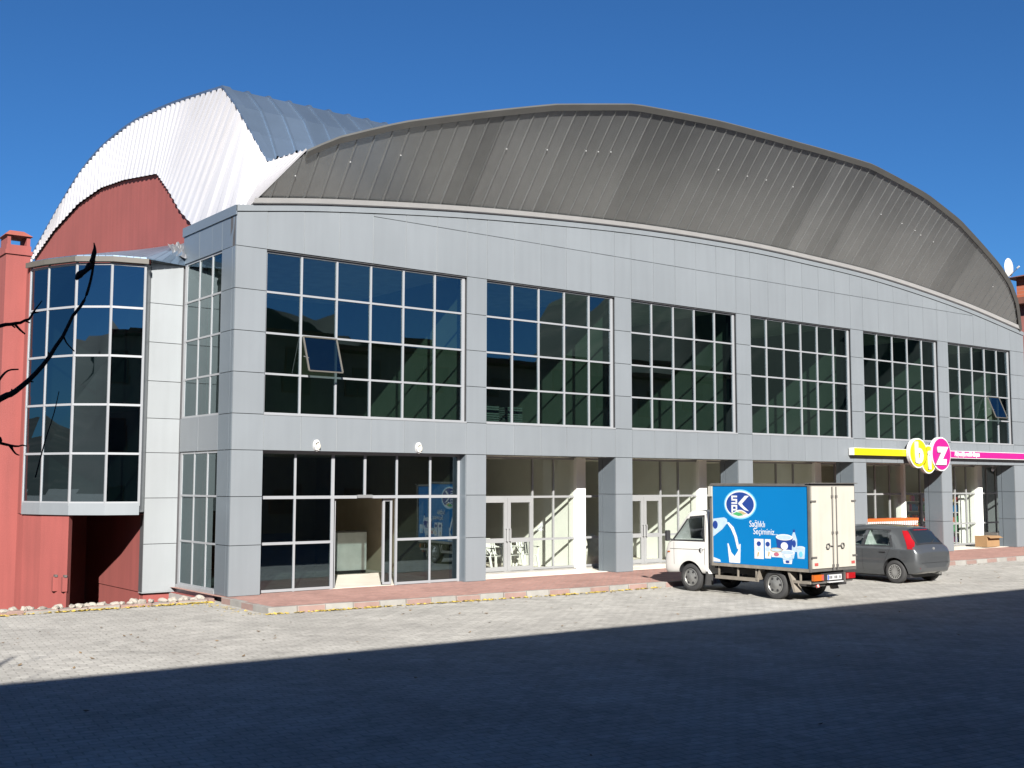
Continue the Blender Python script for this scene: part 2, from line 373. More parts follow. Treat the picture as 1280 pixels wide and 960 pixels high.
# low broken kerb along the light well on the left
kk = MB(); x = -9.
while x < -1.0:
    ln = random.uniform(.5, .7); kk.box(x, min(x + ln - .02, -.9), .36, .60, -.05, .07 + random.uniform(-.015, .015), random.choice(['kerb_grey', 'kerb_red', 'kerb_grey'])); x += ln
tag(kk.build('light_well_kerb', bevel=.015), kind='structure')
def rock(name, c, r):
    bm = bmesh.new(); bmesh.ops.create_icosphere(bm, subdivisions=2, radius=1.)
    ph = random.uniform(0, 9)
    for v in bm.verts:
        n = v.co.normalized(); v.co = Vector((n.x * r[0], n.y * r[1], n.z * r[2])) * (1 + .22 * math.sin(3 * n.x + ph) * math.cos(4 * n.y + ph) + random.uniform(-.12, .12))
    me = bpy.data.meshes.new(name); bm.to_mesh(me); bm.free(); me.materials.append(MATS['rubble'])
    o = bpy.data.objects.new(name, me); COL.objects.link(o); o.location = c; o.rotation_euler = (0, 0, random.uniform(0, 6)); return o
x = -6.4
while x < -1.15:
    r = (random.uniform(.05, .13), random.uniform(.05, .1), random.uniform(.035, .075))
    o = rock('rubble_stone', (x, .48 + random.uniform(-.07, .1), .07 + r[2] * .35), r)
    tag(o, 'pale rough lump of rubble on the low kerb below the red wall', 'stone', 'rubble stones along the low kerb')
    x += r[0] * random.uniform(1.2, 2.2)

# ------------------------------------------------------------------ the building
hall = thing('sports_hall', 'long silver-panelled hall with window grids, arched metal visor roof and red render end', 'building')
ZB = [.13, 1.22, 2.28, 3.30, 4.10, 5.02, 5.94, 6.87, 7.82]
W = [(0., 5.52, 6), (6.15, 10.62, 5), (11.26, 15.71, 5), (16.38, 21.5, 6), (22.2, 26.74, 5), (27.41, 31.82, 5)]
PX = [(-.75, 0.), (5.52, 6.15), (10.62, 11.26), (15.71, 16.38), (21.5, 22.2), (26.74, 27.41), (31.82, 32.85)]
ZLOW = crom([(-.77, 8.72), (1.83, 9.08), (5.91, 9.5), (11.0, 9.84), (15.5, 9.96), (18.87, 9.92), (23.26, 9.75), (28.32, 9.28), (32.85, 8.64)], 8)
ZLOW = [(q[0], q[1]) for q in ZLOW]
def zl(x): return interp(x, ZLOW)
COPE = .15
def pan(mb, x0, x1, z0, z1, mat='silver_panel', y=0., th=.03, gap=.007, z1b=None, z0b=None):
    z1b = z1 if z1b is None else z1b
    a = [random.uniform(-.0035, .0035) for _ in range(4)]
    x0 += gap; x1 -= gap; z0 += gap; z1 -= gap; z1b -= gap
    mb.hexa([(x0, y + a[0], z0), (x1, y + a[1], z0), (x1, y + th, z0), (x0, y + th, z0),
             (x0, y + a[2], z1), (x1, y + a[3], z1b), (x1, y + th, z1b), (x0, y + th, z1)], mat)
def panx(mb, y0, y1, z0, z1, X, mat='side_panel', th=.03, gap=.007, sgn=1):
    a = [random.uniform(-.003, .003) for _ in range(4)]
    y0 += gap; y1 -= gap; z0 += gap; z1 -= gap
    mb.hexa([(X + a[0], y0, z0), (X + th * sgn, y0, z0), (X + th * sgn, y1, z0), (X + a[1], y1, z0),
             (X + a[2], y0, z1), (X + th * sgn, y0, z1), (X + th * sgn, y1, z1), (X + a[3], y1, z1)], mat)
BK = .04      # backing starts this far behind the panel face
# pillars
for (a, b) in PX:
    mb = MB()
    for z0, z1 in zip(ZB[:-1], ZB[1:]): pan(mb, a, b, z0, z1)
    dep = .73
    if a > 1:
        for z0, z1 in zip(ZB[:3], ZB[1:4]):
            panx(mb, .03, .55, z0, z1, a); panx(mb, .56, dep, z0, z1, a)
            panx(mb, .03, dep, z0, z1, b, sgn=-1)
    else:
        for z0, z1 in zip(ZB[:-1], ZB[1:]):
            panx(mb, .03, .17, z0, z1, a); panx(mb, .172, .75, z0, z1, a)
    mb.box(a + BK, b - BK, BK, dep - .01, .0, 3.3, 'joint_dark'); mb.box(a + BK, b - BK, BK, .45, 3.3, 7.83, 'joint_dark')
    if a > 1: mb.box(a + .02, b - .02, dep - .008, dep, .13, 3.3, 'silver_panel')
    mb.build('pillar', hall)
# spandrel band between the floors, and the frieze above the upper windows
mb = MB()
for (a, b, n) in W:
    for i in range(n): pan(mb, a + (b - a) * i / n, a + (b - a) * (i + 1) / n, 3.30, 4.10)
mb.box(-.7, 32.8, BK, .30, 3.34, 4.08, 'joint_dark')
for (a, b, n) in W: mb.box(a, b, .032, .72 if a > 1 else .3, 3.302, 3.335, 'silver_panel')
for (a, b, n) in W:
    for i in range(n + 1): x_ = a + (b - a) * i / n; mb.box(x_ - .0065, x_ + .0065, .012, .03, 3.31, 4.09, 'sunlit_panel')  # pale strips in the vertical joints imitate sun caught on the groove sides
mb.build('spandrel_band', hall)
mb = MB(); FZ = 8.97
edges = []
for i, (a, b, n) in enumerate(W):
    edges += [PX[i][0]] if i == 0 else []
    edges += [a + (b - a) * j / n for j in range(n + 1)]
edges += [32.85]; edges = sorted(set(round(e, 3) for e in edges))
for x0, x1 in zip(edges[:-1], edges[1:]):
    t0, t1 = zl(x0) - COPE, zl(x1) - COPE
    if min(t0, t1) < FZ + .02: pan(mb, x0, x1, 7.82, t0, z1b=t1)
    else:
        pan(mb, x0, x1, 7.82, FZ); pan(mb, x0, x1, FZ, t0, z1b=t1)
for x0, x1 in zip(edges[:-1], edges[1:]):
    mb.hexa([(x0, BK, 7.80), (x1, BK, 7.80), (x1, .3, 7.80), (x0, .3, 7.80), (x0, BK, zl(x0) - .1), (x1, BK, zl(x1) - .1), (x1, .3, zl(x1) - .1), (x0, .3, zl(x0) - .1)], 'joint_dark')
for (a, b, n) in W: mb.box(a, b, .032, .12, 7.796, 7.82, 'joint_dark')
for x_ in edges[1:-1]: mb.box(x_ - .0065, x_ + .0065, .012, .03, 7.83, min(zl(x_) - COPE - .01, 99), 'sunlit_panel')  # frieze joints too: sunlit groove edges put in as pale strips
mb.build('parapet', hall)
mb = MB()
cx = [q[0] for q in ZLOW]
for x0, x1 in zip(cx[:-1], cx[1:]):
    za, zb = zl(x0), zl(x1)
    mb.hexa([(x0, -.03, za - COPE + .01), (x1, -.03, zb - COPE + .01), (x1, .26, zb - COPE + .01), (x0, .26, za - COPE + .01),
             (x0, -.03, za), (x1, -.03, zb), (x1, .26, zb), (x0, .26, za)], 'silver_panel')
mb.box(-.78, -.752, -.03, 3.05, 8.5, 8.72, 'side_panel')
mb.build('coping', hall, merge=True)
# upper windows
def bars(mb, xs, zs, y0, y1, w, mat='white_alu', xw=None):
    for i, x in enumerate(xs):
        ww = xw[i] if xw else w
        mb.box(x - ww / 2, x + ww / 2, y0, y1, zs[0], zs[-1], mat)
    for z in zs: mb.box(xs[0], xs[-1], y0 + .004, y1 - .004, z - w / 2, z + w / 2, mat)
GY = .12
for i, (a, b, n) in enumerate(W):
    z0, z1 = 4.10, 7.80; zs = [z0 + .03, 5.02, 5.94, 6.87, z1 - .02]
    xs = [a + .03] + [a + (b - a) * j / n for j in range(1, n)] + [b - .05]
    fr = MB(); bars(fr, xs, zs, .085, .135, .045, xw=[.04] + [.045] * (n - 1) + [.085])
    fr.box(a, b, -.012, .085, z0 - .012, z0 + .025, 'white_alu')
    frame = fr.build('window', hall)
    pn = MB(); hole = {0: (1, 1), 5: (3, 1)}.get(i)
    for j in range(n):
        for q in range(4):
            if hole == (j, q): continue
            e = [random.uniform(-.004, .004) for _ in range(2)]
            pn.face([(xs[j], GY - e[0] - e[1], zs[q]), (xs[j + 1], GY + e[0] - e[1], zs[q]), (xs[j + 1], GY + e[0] + e[1], zs[q + 1]), (xs[j], GY - e[0] + e[1], zs[q + 1])], 'tinted_glass')
    pn.build('pane', frame, recalc=False)
    if hole:
        j, q = hole; sh = MB(); hgt = zs[q + 1] - zs[q] - .05; o = .32; xa, xb = xs[j] + .03, xs[j + 1] - .03
        zt, zb = zs[q + 1] - .02, zs[q + 1] - .02 - math.sqrt(hgt ** 2 - o ** 2)
        top = [(xa, .03, zt), (xb, .03, zt)]; bot = [(xa, .03 - o, zb), (xb, .03 - o, zb)]
        for u, v in ((top[0], top[1]), (bot[0], bot[1])): sh.bar(u, v, .035, .03, 'gutter_grey')
        sh.bar(top[0], bot[0], .035, .03, 'gutter_grey'); sh.bar(top[1], bot[1], .035, .03, 'gutter_grey')
        sh.face([bot[0], bot[1], top[1], top[0]], 'tinted_glass')
        sh.bar((xa + .03, .04, zt - .45), (xa + .03, -.2, zb + .3), .015, .015, 'grey_alu')
        sh.build('open_sash', frame, recalc=False)
# ---- ground floor bay with the sliding door
fr = MB(); y0, y1 = .275, .325
xs = [.03, .94, 1.91, 3.66, 4.63, 5.50]; zt = 3.29
for x, wd in zip(xs, (.05, .05, .08, .05, .05, .09)): fr.box(x - wd / 2, x + wd / 2, y0, y1, .13, zt, 'white_alu')
fr.box(2.77 - .03, 2.77 + .03, y0, y1, 2.25, zt, 'white_alu')
for xa, xb in ((.03, 1.91), (3.66, 5.5)):
    for z in (.17, 1.22): fr.box(xa, xb, y0 + .004, y1 - .004, z - .03, z + .03, 'white_alu')
for z in (2.25, zt - .02): fr.box(.03, 5.5, y0 + .004, y1 - .004, z - .035, z + .035, 'white_alu')
fr.box(2.55, 2.95, y0 - .06, y0, 2.23, 2.30, 'grey_alu')
frame = fr.build('entrance_front', hall)
pn = MB(); gy = .30
def qd(mb, xa, xb, za, zb, y, mat):
    e = [random.uniform(-.002, .002) for _ in range(2)]
    mb.face([(xa, y - e[0] - e[1], za), (xb, y + e[0] - e[1], za), (xb, y + e[0] + e[1], zb), (xa, y - e[0] + e[1], zb)], mat)
for xa, xb in ((.03, .94), (.94, 1.91), (3.66, 4.63), (4.63, 5.5)):
    for za, zb in ((.17, 1.22), (1.22, 2.25), (2.25, 3.28)): qd(pn, xa, xb, za, zb, gy, 'entrance_glass')
for xa, xb in ((1.91, 2.77), (2.77, 3.66)): qd(pn, xa, xb, 2.25, 3.28, gy, 'entrance_glass')
pn.build('pane', frame, recalc=False)
for xa, xb in ((1.97, 2.05), (3.34, 3.60)):
    d = MB(); yy = .40
    for xx in (xa, xb - .055): d.box(xx, xx + .055, yy - .02, yy + .03, .16, 2.2, 'white_alu')
    for z in (.18, 2.17): d.box(xa, xb, yy - .015, yy + .025, z - .03, z + .03, 'white_alu')
    if xb - xa > .1: d.face([(xa, yy, .2), (xb, yy, .2), (xb, yy, 2.15), (xa, yy, 2.15)], 'entrance_glass')
    d.build('sliding_door', hall, recalc=False)
# reveals of the entrance bay
mb = MB(); mb.box(5.522, 5.56, .03, .30, .13, 3.30, 'silver_panel'); mb.build('reveal', hall)
# ---- recessed shop fronts (one run behind the pillars)
SY = 1.60; FLZ = .16
def shopfront(a, b, xs, door=None, name='shopfront', glass='shop_glass', rows=(.22, 1.02, 2.2, 3.28)):
    fr = MB()
    for x in xs: fr.box(x - .025, x + .025, SY - .03, SY + .03, FLZ, 3.3, 'shop_frame')
    segs = [(a, b)] if not door else [(a, door[0]), (door[1], b)]
    for (p, q) in segs:
        for z in rows[:2]: fr.box(p, q, SY - .026, SY + .026, z - .03, z + .03, 'shop_frame')
    for z in rows[2:]: fr.box(a, b, SY - .026, SY + .026, z - .03, z + .03, 'shop_frame')
    f = fr.build(name, hall)
    pn = MB(); cut = sorted(set([a, b] + list(xs)))
    for p, q in zip(cut[:-1], cut[1:]):
        for za, zb in zip(rows[:-1], rows[1:]):
            if door and p >= door[0] - .01 and q <= door[1] + .01 and zb < 2.3: continue
            qd(pn, p, q, za, zb, SY, glass)
    pn.build('pane', f, recalc=False)
    if door:
        mid = (door[0] + door[1]) / 2
        for k, (p, q) in enumerate(((door[0], mid), (mid, door[1]))):
            d = MB(); yy = SY - .02
            for xx in (p + .004, q - .114): d.box(xx, xx + .11, yy - .03, yy + .03, FLZ + .01, 2.16, 'shop_frame')
            for z in (FLZ + .09, 1.02, 2.11): d.box(p + .01, q - .01, yy - .025, yy + .025, z - .06, z + .06, 'shop_frame')
            for za, zb in ((.25, 1.0), (1.0, 2.1)): d.face([(p + .1, yy, za), (q - .1, yy, za), (q - .1, yy, zb), (p + .1, yy, zb)], glass)
            do = d.build('door', hall, recalc=False)
            h = MB(); hx = q - .055 if k == 0 else p + .058
            h.tube([(hx, yy - .03, 1.0), (hx, yy - .10, 1.0), (hx, yy - .10, 1.34), (hx, yy - .03, 1.34)], .018, 'shop_frame', 6); h.build('handle', do)
CW = .34
cols = [(p[0] - .17, p[0] - .17 + (CW if i != 3 else .12)) for i, p in enumerate(PX[2:])]
shopfront(5.6, 10.45, [6.7, 7.35, 8.93, 9.69], (7.0, 8.9)) if False else None
bays = [(5.75, cols[0][0], [6.25, 7.12, 8.92, 9.68], (7.12, 8.92)),
        (cols[0][1], cols[1][0], [11.6, 12.45, 13.95, 14.72], (12.45, 13.95)),
        (cols[1][1], cols[2][0], [16.7, 17.6, 19.4, 20.3], (17.6, 19.4)),
        (cols[2][1], cols[3][0], [22.6, 23.4, 24.25, 24.95, 25.85], None),
        (cols[3][1], cols[4][0], [27.8, 28.9, 30.2, 31.0], (27.8, 28.9)),
        (cols[4][1], 34.6, [32.5, 33.2, 33.9], None)]
for a, b, xs, door in bays: shopfront(a, b, xs, door)
for a, b in cols:
    mb = MB(); mb.box(a, b, SY - .14, SY + .22, .13, 3.3, 'inner_white'); mb.build('shop_column', hall, bevel=.004)
mb = MB(); mb.box(5.60, 34.8, SY - .12, SY + .1, .128, FLZ + .02, 'kerb_grey'); mb.build('door_sill', hall)
# ---- inside: floors, ceilings, back walls, cross walls
mb = MB(); mb.box(-.6, 34.8, .36, 8.2, -.02, .135, 'inner_floor'); mb.build('shop_floor', hall)
mb = MB(); mb.box(-.6, 34.8, .30, 8.2, 3.33, 3.62, 'inner_ceiling'); mb.build('shop_ceiling', hall)
mb = MB(); mb.box(-.6, 34.8, .31, 8.2, 3.66, 3.80, 'inner_floor'); mb.build('upper_floor', hall)
mb = MB(); mb.box(-.55, 32.6, .31, 8.2, 7.95, 8.15, 'inner_ceiling'); mb.build('upper_ceiling', hall)
mb = MB(); mb.box(-.5, 34.8, 8.0, 8.2, .13, 3.35, 'inner_beige'); mb.box(-.5, 32.7, 7.0, 7.2, 3.8, 7.96, 'inner_green'); mb.build('back_wall', hall)
for i, (a, b) in enumerate(PX[1:]):
    mb = MB(); c = (a + b) / 2
    if i == 0: mb.box(5.58, 5.72, .36, 8., .13, 3.33, 'inner_beige')
    elif i != 4: mb.box(cols[i - 1][0] + .05, cols[i - 1][1] - .05, SY + .225, 8., .13, 3.33, 'inner_white')
    mb.box(c - .1, c + .1, .47, 7., 3.8, 7.96, 'inner_wall'); mb.build('cross_wall', hall)
mb = MB(); mb.box(34.7, 34.85, .0, 8.2, .0, 3.4, 'silver_panel'); mb.box(32.7, 32.84, .32, 8.2, 3.3, 8.7, 'silver_panel'); mb.build('end_wall', hall)
# ---- west flank: glazing between the corner pillar and the return wall
SX = -.70
for nm, z0, z1, zs, ym in (('side_window', 4.10, 7.82, [4.12, 5.02, 5.94, 6.87, 7.80], [.78, 1.33, 2.07, 2.84, 2.93]),
                           ('side_shopfront', .2, 3.30, [.22, 1.22, 2.28, 3.27], [.78, 1.35, 2.11, 2.86, 2.93])):
    fr = MB()
    for y in ym: fr.box(SX - .025, SX + .025, y - .022, y + .022, z0, z1, 'white_alu')
    for z in zs: fr.box(SX - .022, SX + .022, ym[0], ym[-1], z - .022, z + .022, 'white_alu')
    if z0 < 1: fr.box(SX - .06, SX + .05, .75, 2.96, .02, .2, 'sunlit_panel')
    f = fr.build(nm, hall); pn = MB()
    for ya, yb in zip(ym[:-1], ym[1:]):
        for za, zb in zip(zs[:-1], zs[1:]):
            e = random.uniform(-.002, .002); pn.face([(SX - e, ya, za), (SX + e, yb, za), (SX + e, yb, zb), (SX - e, ya, zb)], 'side_glass')
    pn.build('pane', f, recalc=False)
mb = MB()
for ya, yb in ((.75, 1.86), (1.86, 2.97)): panx(mb, ya, yb, 3.30, 4.10, -.75, 'silver_panel')
mb.box(-.71, -.55, .5, 2.97, 3.33, 4.08, 'joint_dark')
for ya, yb in ((.0, .17), (.17, .75), (.75, 1.31), (1.31, 2.06), (2.06, 3.03)): panx(mb, ya + .0, yb, 7.82, 8.55, -.75)
mb.box(-.71, -.45, .32, 3.0, 7.8, 8.6, 'joint_dark'); mb.box(-.71, -.6, .74, .76, .13, 7.8, 'joint_dark')
mb.build('side_band', hall)
mb = MB(); mb.box(-.55, -.45, .5, 7., 3.8, 7.9, 'inner_white') if False else None
# ---- return wall, facade panels lightened for glare off the side glass
WX = -1.55
ZW = [.04, 1.15, 2.22, 3.28, 4.09, 4.97, 5.89, 6.82, 7.785]
mb = MB()
for z0, z1 in zip(ZW[:-1], ZW[1:]): pan(mb, WX, -.75, z0, z1, 'sunlit_panel', y=2.98)
mb.box(WX + .01, -.62, 3.02, 3.25, .06, 7.76, 'joint_dark'); mb.box(WX - .01, -.72, 2.965, 3.2, .02, .045, 'sunlit_panel')
mb.box(WX, -.72, 2.955, 3.02, 7.786, 7.90, 'sunlit_panel'); mb.build('return_wall', hall)
# ---- bow window
BV = [(-3.75, 4.88), (-3.53, 4.20), (-3.14, 3.39), (-2.50, 2.88), (-1.79, 2.70), (-1.555, 2.985)]
BZ = [2.12, 3.24, 4.36, 5.49, 6.62, 7.62]
bow = MB(); bp = MB(); bs = MB(); gt = MB()
cen = Vector((-2.2, 4.6))
def off(p, d): q = Vector(p); n = (q - cen).normalized(); return q + n * d
VV = BV[:5]
for i in range(5):
    p = VV[i]; bow.bar((p[0], p[1], 2.05), (p[0], p[1], 7.7), .05, .05, 'white_alu', up=(1, 0, 0))
for a, b in zip(VV[:-1], VV[1:]):
    for z in BZ: bow.bar((a[0], a[1], z), (b[0], b[1], z), .045, .05, 'white_alu')
    for z0, z1 in zip(BZ[:-1], BZ[1:]):
        e = random.uniform(-.003, .003)
        bp.face([(a[0] + e, a[1], z0), (b[0] - e, b[1], z0), (b[0] + e, b[1], z1), (a[0] - e, a[1], z1)], 'bay_glass')
    A, B = off(a, .03), off(b, .03)
    bs.hexa([(A.x, A.y, 1.84), (B.x, B.y, 1.84), (b[0], b[1] + .06, 1.84), (a[0], a[1] + .06, 1.84), (A.x, A.y, 2.11), (B.x, B.y, 2.11), (b[0], b[1] + .06, 2.11), (a[0], a[1] + .06, 2.11)], 'silver_panel')
    A, B = off(a, .14), off(b, .14); C, D = off(a, .0), off(b, .0)
    gt.hexa([(A.x, A.y, 7.66), (B.x, B.y, 7.66), (D.x, D.y, 7.66), (C.x, C.y, 7.66), (A.x, A.y, 7.78), (B.x, B.y, 7.78), (D.x, D.y, 7.80), (C.x, C.y, 7.80)], 'gutter_grey')
bo = bow.build('bow_window', hall); bp.build('pane', bo, recalc=False); bs.build('sill', bo); gt.build('gutter', bo)
mb = MB(); a, b = BV[4], BV[5]
mb.hexa([(a[0], a[1], 1.9), (b[0], b[1], 1.9), (b[0], b[1] + .1, 1.9), (a[0], a[1] + .15, 1.9), (a[0], a[1], 7.7), (b[0], b[1], 7.7), (b[0], b[1] + .1, 7.7), (a[0], a[1] + .15, 7.7)], 'sunlit_panel')
mb.build('bow_corner_panel', hall)
# body behind the bow: soffit, dim floors, back wall, roof
mb = MB(); soff = [(x, y) for x, y in BV] + [(-1.4, 7.2), (-3.75, 7.2)]
mb.face([(x, y, 1.845) for x, y in soff], 'red_render'); mb.face([(x, y, 1.95) for x, y in soff], 'inner_floor')
for z in (4.3, 7.62): mb.face([(x, y, z) for x, y in soff], 'inner_ceiling')
mb.box(-3.6, -1.5, 6.6, 6.75, 1.9, 7.7, 'inner_green'); mb.box(-3.78, -3.72, 4.95, 8., 1.85, 7.75, 'red_render'); mb.box(-1.6, -1.5, 3.2, 7., 1.9, 7.7, 'inner_green')
mb.build('bow_floor', hall, recalc=False)
mb = MB()
top = [off(p, .06) for p in BV[:5]] + [Vector((-.72, 2.93))]
bk = [(-.38, 9.6, 9.0), (-.38, 8.0, 8.9), (-.38, 6.2, 8.75), (-.38, 5.0, 8.65), (-.38, 4.2, 8.55), (-.38, 3.05, 8.5)]
for i in range(5):
    n = 5
    for q in range(n):
        f0, f1 = q / n, (q + .94) / n
        lp = lambda u, f: u[0] + (u[1] - u[0]) * f
        A = top[i].lerp(top[i + 1], f0); B = top[i].lerp(top[i + 1], f1); C = Vector(bk[i]).lerp(Vector(bk[i + 1]), f0); D = Vector(bk[i]).lerp(Vector(bk[i + 1]), f1)
        mb.hexa([(A.x, A.y, 7.79), (B.x, B.y, 7.79), D, C, (A.x, A.y, 7.82), (B.x, B.y, 7.82), D + Vector((0, 0, .03)), C + Vector((0, 0, .03))], 'roof_metal')
mb.build('lean_to_roof', hall)
f = MB(); rows = []
for i in range(9):
    row = []
    for j in range(9):
        u, v = i / 8, j / 8; row.append((-.98 + .28 * u, 3.0 + .5 * v - .25 * u, 8.0 + .40 * v + .06 * random.uniform(-1, 1) * (0 < i < 8)))
    rows.append(row)
f.grid(rows, 'foil'); f.build('crumpled_flashing', hall, recalc=False)
# red walls under the bow and behind
mb = MB()
lw = [(-4.9, 4.2), (-3.95, 4.9)]
base = [(-3.80, 5.3), (-3.72, 4.88), (-3.50, 4.21), (-3.12, 3.42)]
inner = [(-3.55, 5.3), (-3.50, 4.95), (-3.30, 4.32), (-3.0, 3.56)]
for i in range(3):
    a, b, c, d = base[i], base[i + 1], inner[i + 1], inner[i]
    mb.hexa([(a[0], a[1], tz), (b[0], b[1], tz), (c[0], c[1], tz), (d[0], d[1], tz), (a[0], a[1], 1.845), (b[0], b[1], 1.845), (c[0], c[1], 1.845), (d[0], d[1], 1.845)], 'red_render')
mb.box(-3.3, -1.53, 7.2, 7.4, tz, 1.84, 'red_render'); mb.box(-1.53, -1.3, 3.22, 7.4, .04, 1.84, 'red_render')
mb.box(-1.50, -.62, 3.05, 3.3, tz, .03, 'red_render'); mb.box(-1.51, -1.3, 3.24, 7.4, tz, .03, 'red_render')
mb.box(-.86, -.62, .64, 3.2, tz, .02, 'red_render'); mb.box(-3.55, -3.3, 4.4, 7.4, tz, 1.84, 'red_render')
mb.build('red_plinth_wall', hall)
for (x, y) in ((-3.30, 3.72), (-3.165, 3.46)):
    mb = MB(); mb.box(x - .05, x + .06, y - .05, y + .06, .12, .44, 'red_render'); mb.box(x - .02, x + .04, y - .075, y + .03, .44, .49, 'van_grey'); mb.build('vent_box', hall)
# chimney stack beside the bow
mb = MB(); mb.box(-4.26, -3.70, 5.2, 5.85, tz, 8.25, 'red_render'); mb.box(-4.29, -3.67, 5.16, 5.99, 8.02, 8.12, 'red_render')
for x in (-4.24, -3.80): mb.box(x, x + .08, 5.22, 5.83, 8.25, 8.50, 'red_render')
ch = mb.build('chimney', hall)
mb = MB(); mb.hexa([(-4.30, 5.16, 8.48), (-3.67, 5.16, 8.48), (-3.67, 5.89, 8.48), (-4.30, 5.89, 8.48), (-4.16, 5.35, 8.62), (-3.84, 5.35, 8.62), (-3.84, 5.7, 8.62), (-4.16, 5.7, 8.62)], 'red_tile'); mb.build('chimney_cap', ch)
# red gable wall in an arch under the white sheets
LOW = [(17.75, 10.22), (15.24, 10.86), (12.66, 11.27), (10.52, 11.33), (8.55, 11.15), (5.95, 10.77), (5.06, 10.15), (4.24, 9.46), (3.26, 8.9)]
mb = MB(); mb.plate([(y, z) for y, z in LOW] + [(3.02, 8.75), (3.02, 7.6), (17.75, 7.6)], -.34, -.12, 'red_render', fn=lambda a, y, b: (y, a, b)); mb.build('gable_wall', hall)
mb = MB(); mb.box(-.3, -.1, 3.0, 18., tz, 7.62, 'red_render'); mb.box(-.3, 32.6, 17.8, 18., 0, 10., 'red_render'); mb.build('flank_wall', hall)
# white corrugated gable sheets (ribs run from the lower arch to the outer arch)
LO2 = [(17.9, 10.15), (15.24, 10.86), (12.66, 11.27), (10.52, 11.33), (8.55, 11.15), (5.9, 10.76), (5.06, 10.15), (4.24, 9.46), (3.26, 8.85), (1.9, 8.84), (.83, 8.84), (.25, 8.82)]
UP2 = [(18.0, 10.20), (14.6, 11.50), (12.3, 12.22), (10.2, 12.54), (7.6, 12.60), (4.9, 12.36), (2.9, 12.08), (1.62, 11.89), (.83, 11.24), (.56, 10.87), (.3, 10.5), (-.1, 9.82)]
UPX = [(.83, -.40), (.3, -.24), (-.1, -.03)][::-1]      # the west edge bends in towards the corner
def edge_x(y): return interp(y, UPX)
NR = 58; SUBD = 6
cum = [0.]
for a, b in zip(UP2[:-1], UP2[1:]): cum.append(cum[-1] + math.hypot(b[0] - a[0], b[1] - a[1]))
def at_len(pts, u):
    k = max(0, min(int(np.searchsorted(cum, u)) - 1, len(pts) - 2)); f = (u - cum[k]) / (cum[k + 1] - cum[k]); return Vector(pts[k]).lerp(Vector(pts[k + 1]), f)
prof = [0, .0, .085, .085, .085, 0]
rows = []
for i in range(NR * SUBD + 1):
    d = prof[i % SUBD]; u = cum[-1] * i / (NR * SUBD)
    a, b = at_len(LO2, u), at_len(UP2, u); row = []
    for t in (0., .33, .66, 1.):
        q = a.lerp(b, t); row.append((-.40 - d * (.3 + .7 * t) + (edge_x(b.x) + .40) * t, q.x, q.y))
    rows.append(row)
mb = MB(); mb.grid(rows, 'gable_sheet'); 
o = mb.build('gable_cladding', hall, recalc=False)
sm = o.modifiers.new('thickness', 'SOLIDIFY'); sm.thickness = .01
# the long vault behind
prof = [(q[0], q[1]) for q in crom([(17.8, 10.32), (14.6, 11.53), (12.3, 12.24), (10.2, 12.56), (7.6, 12.62), (4.9, 12.38), (2.9, 12.10), (1.62, 11.91)], 3)] + [(.83, 11.25), (.3, 10.51), (-.1, 9.83)]
def vaultz(y):
    pr = sorted(prof); return interp(y, pr)
UPZ = [(.52, 10.0), (1.2, 10.35), (2.61, 10.89), (4.68, 11.46), (6.96, 12.02), (9.0, 12.4)]
def vault_front(x):
    if x < 1.02: return -.1 + max(0., x + .03) * (.30 / 1.05)
    z = min(interp(x, UPZ), 12.3); pr = sorted(prof); ys = [q[0] for q in pr if q[0] < 6.]; zs = [q[1] for q in pr if q[0] < 6.]
    return float(np.interp(z, zs, ys)) - .12
mb = MB(); x = -.36; step = .55
while x < 31.5:
    x1 = x + step
    def colm(xx, dz):
        ymin = vault_front(xx); ys = [q[0] for q in prof if q[0] > ymin + .05] + [ymin]
        xs_ = -.02 if dz else 0
        return [(max(xx, edge_x(y) + .02), y, vaultz(y) + dz) for y in ys], len(ys)
    A, n1 = colm(x + .04, 0); B, n2 = colm(x1 - .04, 0)
    C, n3 = colm(x1 - .03, .05); D, n4 = colm(x1 + .03, .05); E_, n5 = colm(x1 + .04, 0)
    def strip(P, Q):
        n = min(len(P), len(Q)); mb.grid([P[:n], Q[:n]], 'roof_metal')
        if len(P) != len(Q): mb.face([P[-1], Q[n - 1], Q[-1]] if len(Q) > len(P) else [P[n - 1], P[-1], Q[-1]], 'roof_metal')
    strip(A, B); strip(B, C); strip(C, D); strip(D, E_)
    x = x1
mb.build('vault_roof', hall, recalc=False)
mb = MB(); pr = prof
for (ya, za), (yb, zb) in zip(pr[:-1], pr[1:]):
    xa, xb = edge_x(ya) - .07, edge_x(yb) - .07
    mb.hexa([(xa, ya, za - .02), (xb, yb, zb - .02), (xb + .2, yb, zb - .02), (xa + .2, ya, za - .02), (xa, ya, za + .05), (xb, yb, zb + .05), (xb + .2, yb, zb + .05), (xa + .2, ya, za + .05)], 'roof_metal')
mb.build('gable_trim', hall)
CORNER = (.50, -.86, 9.99)
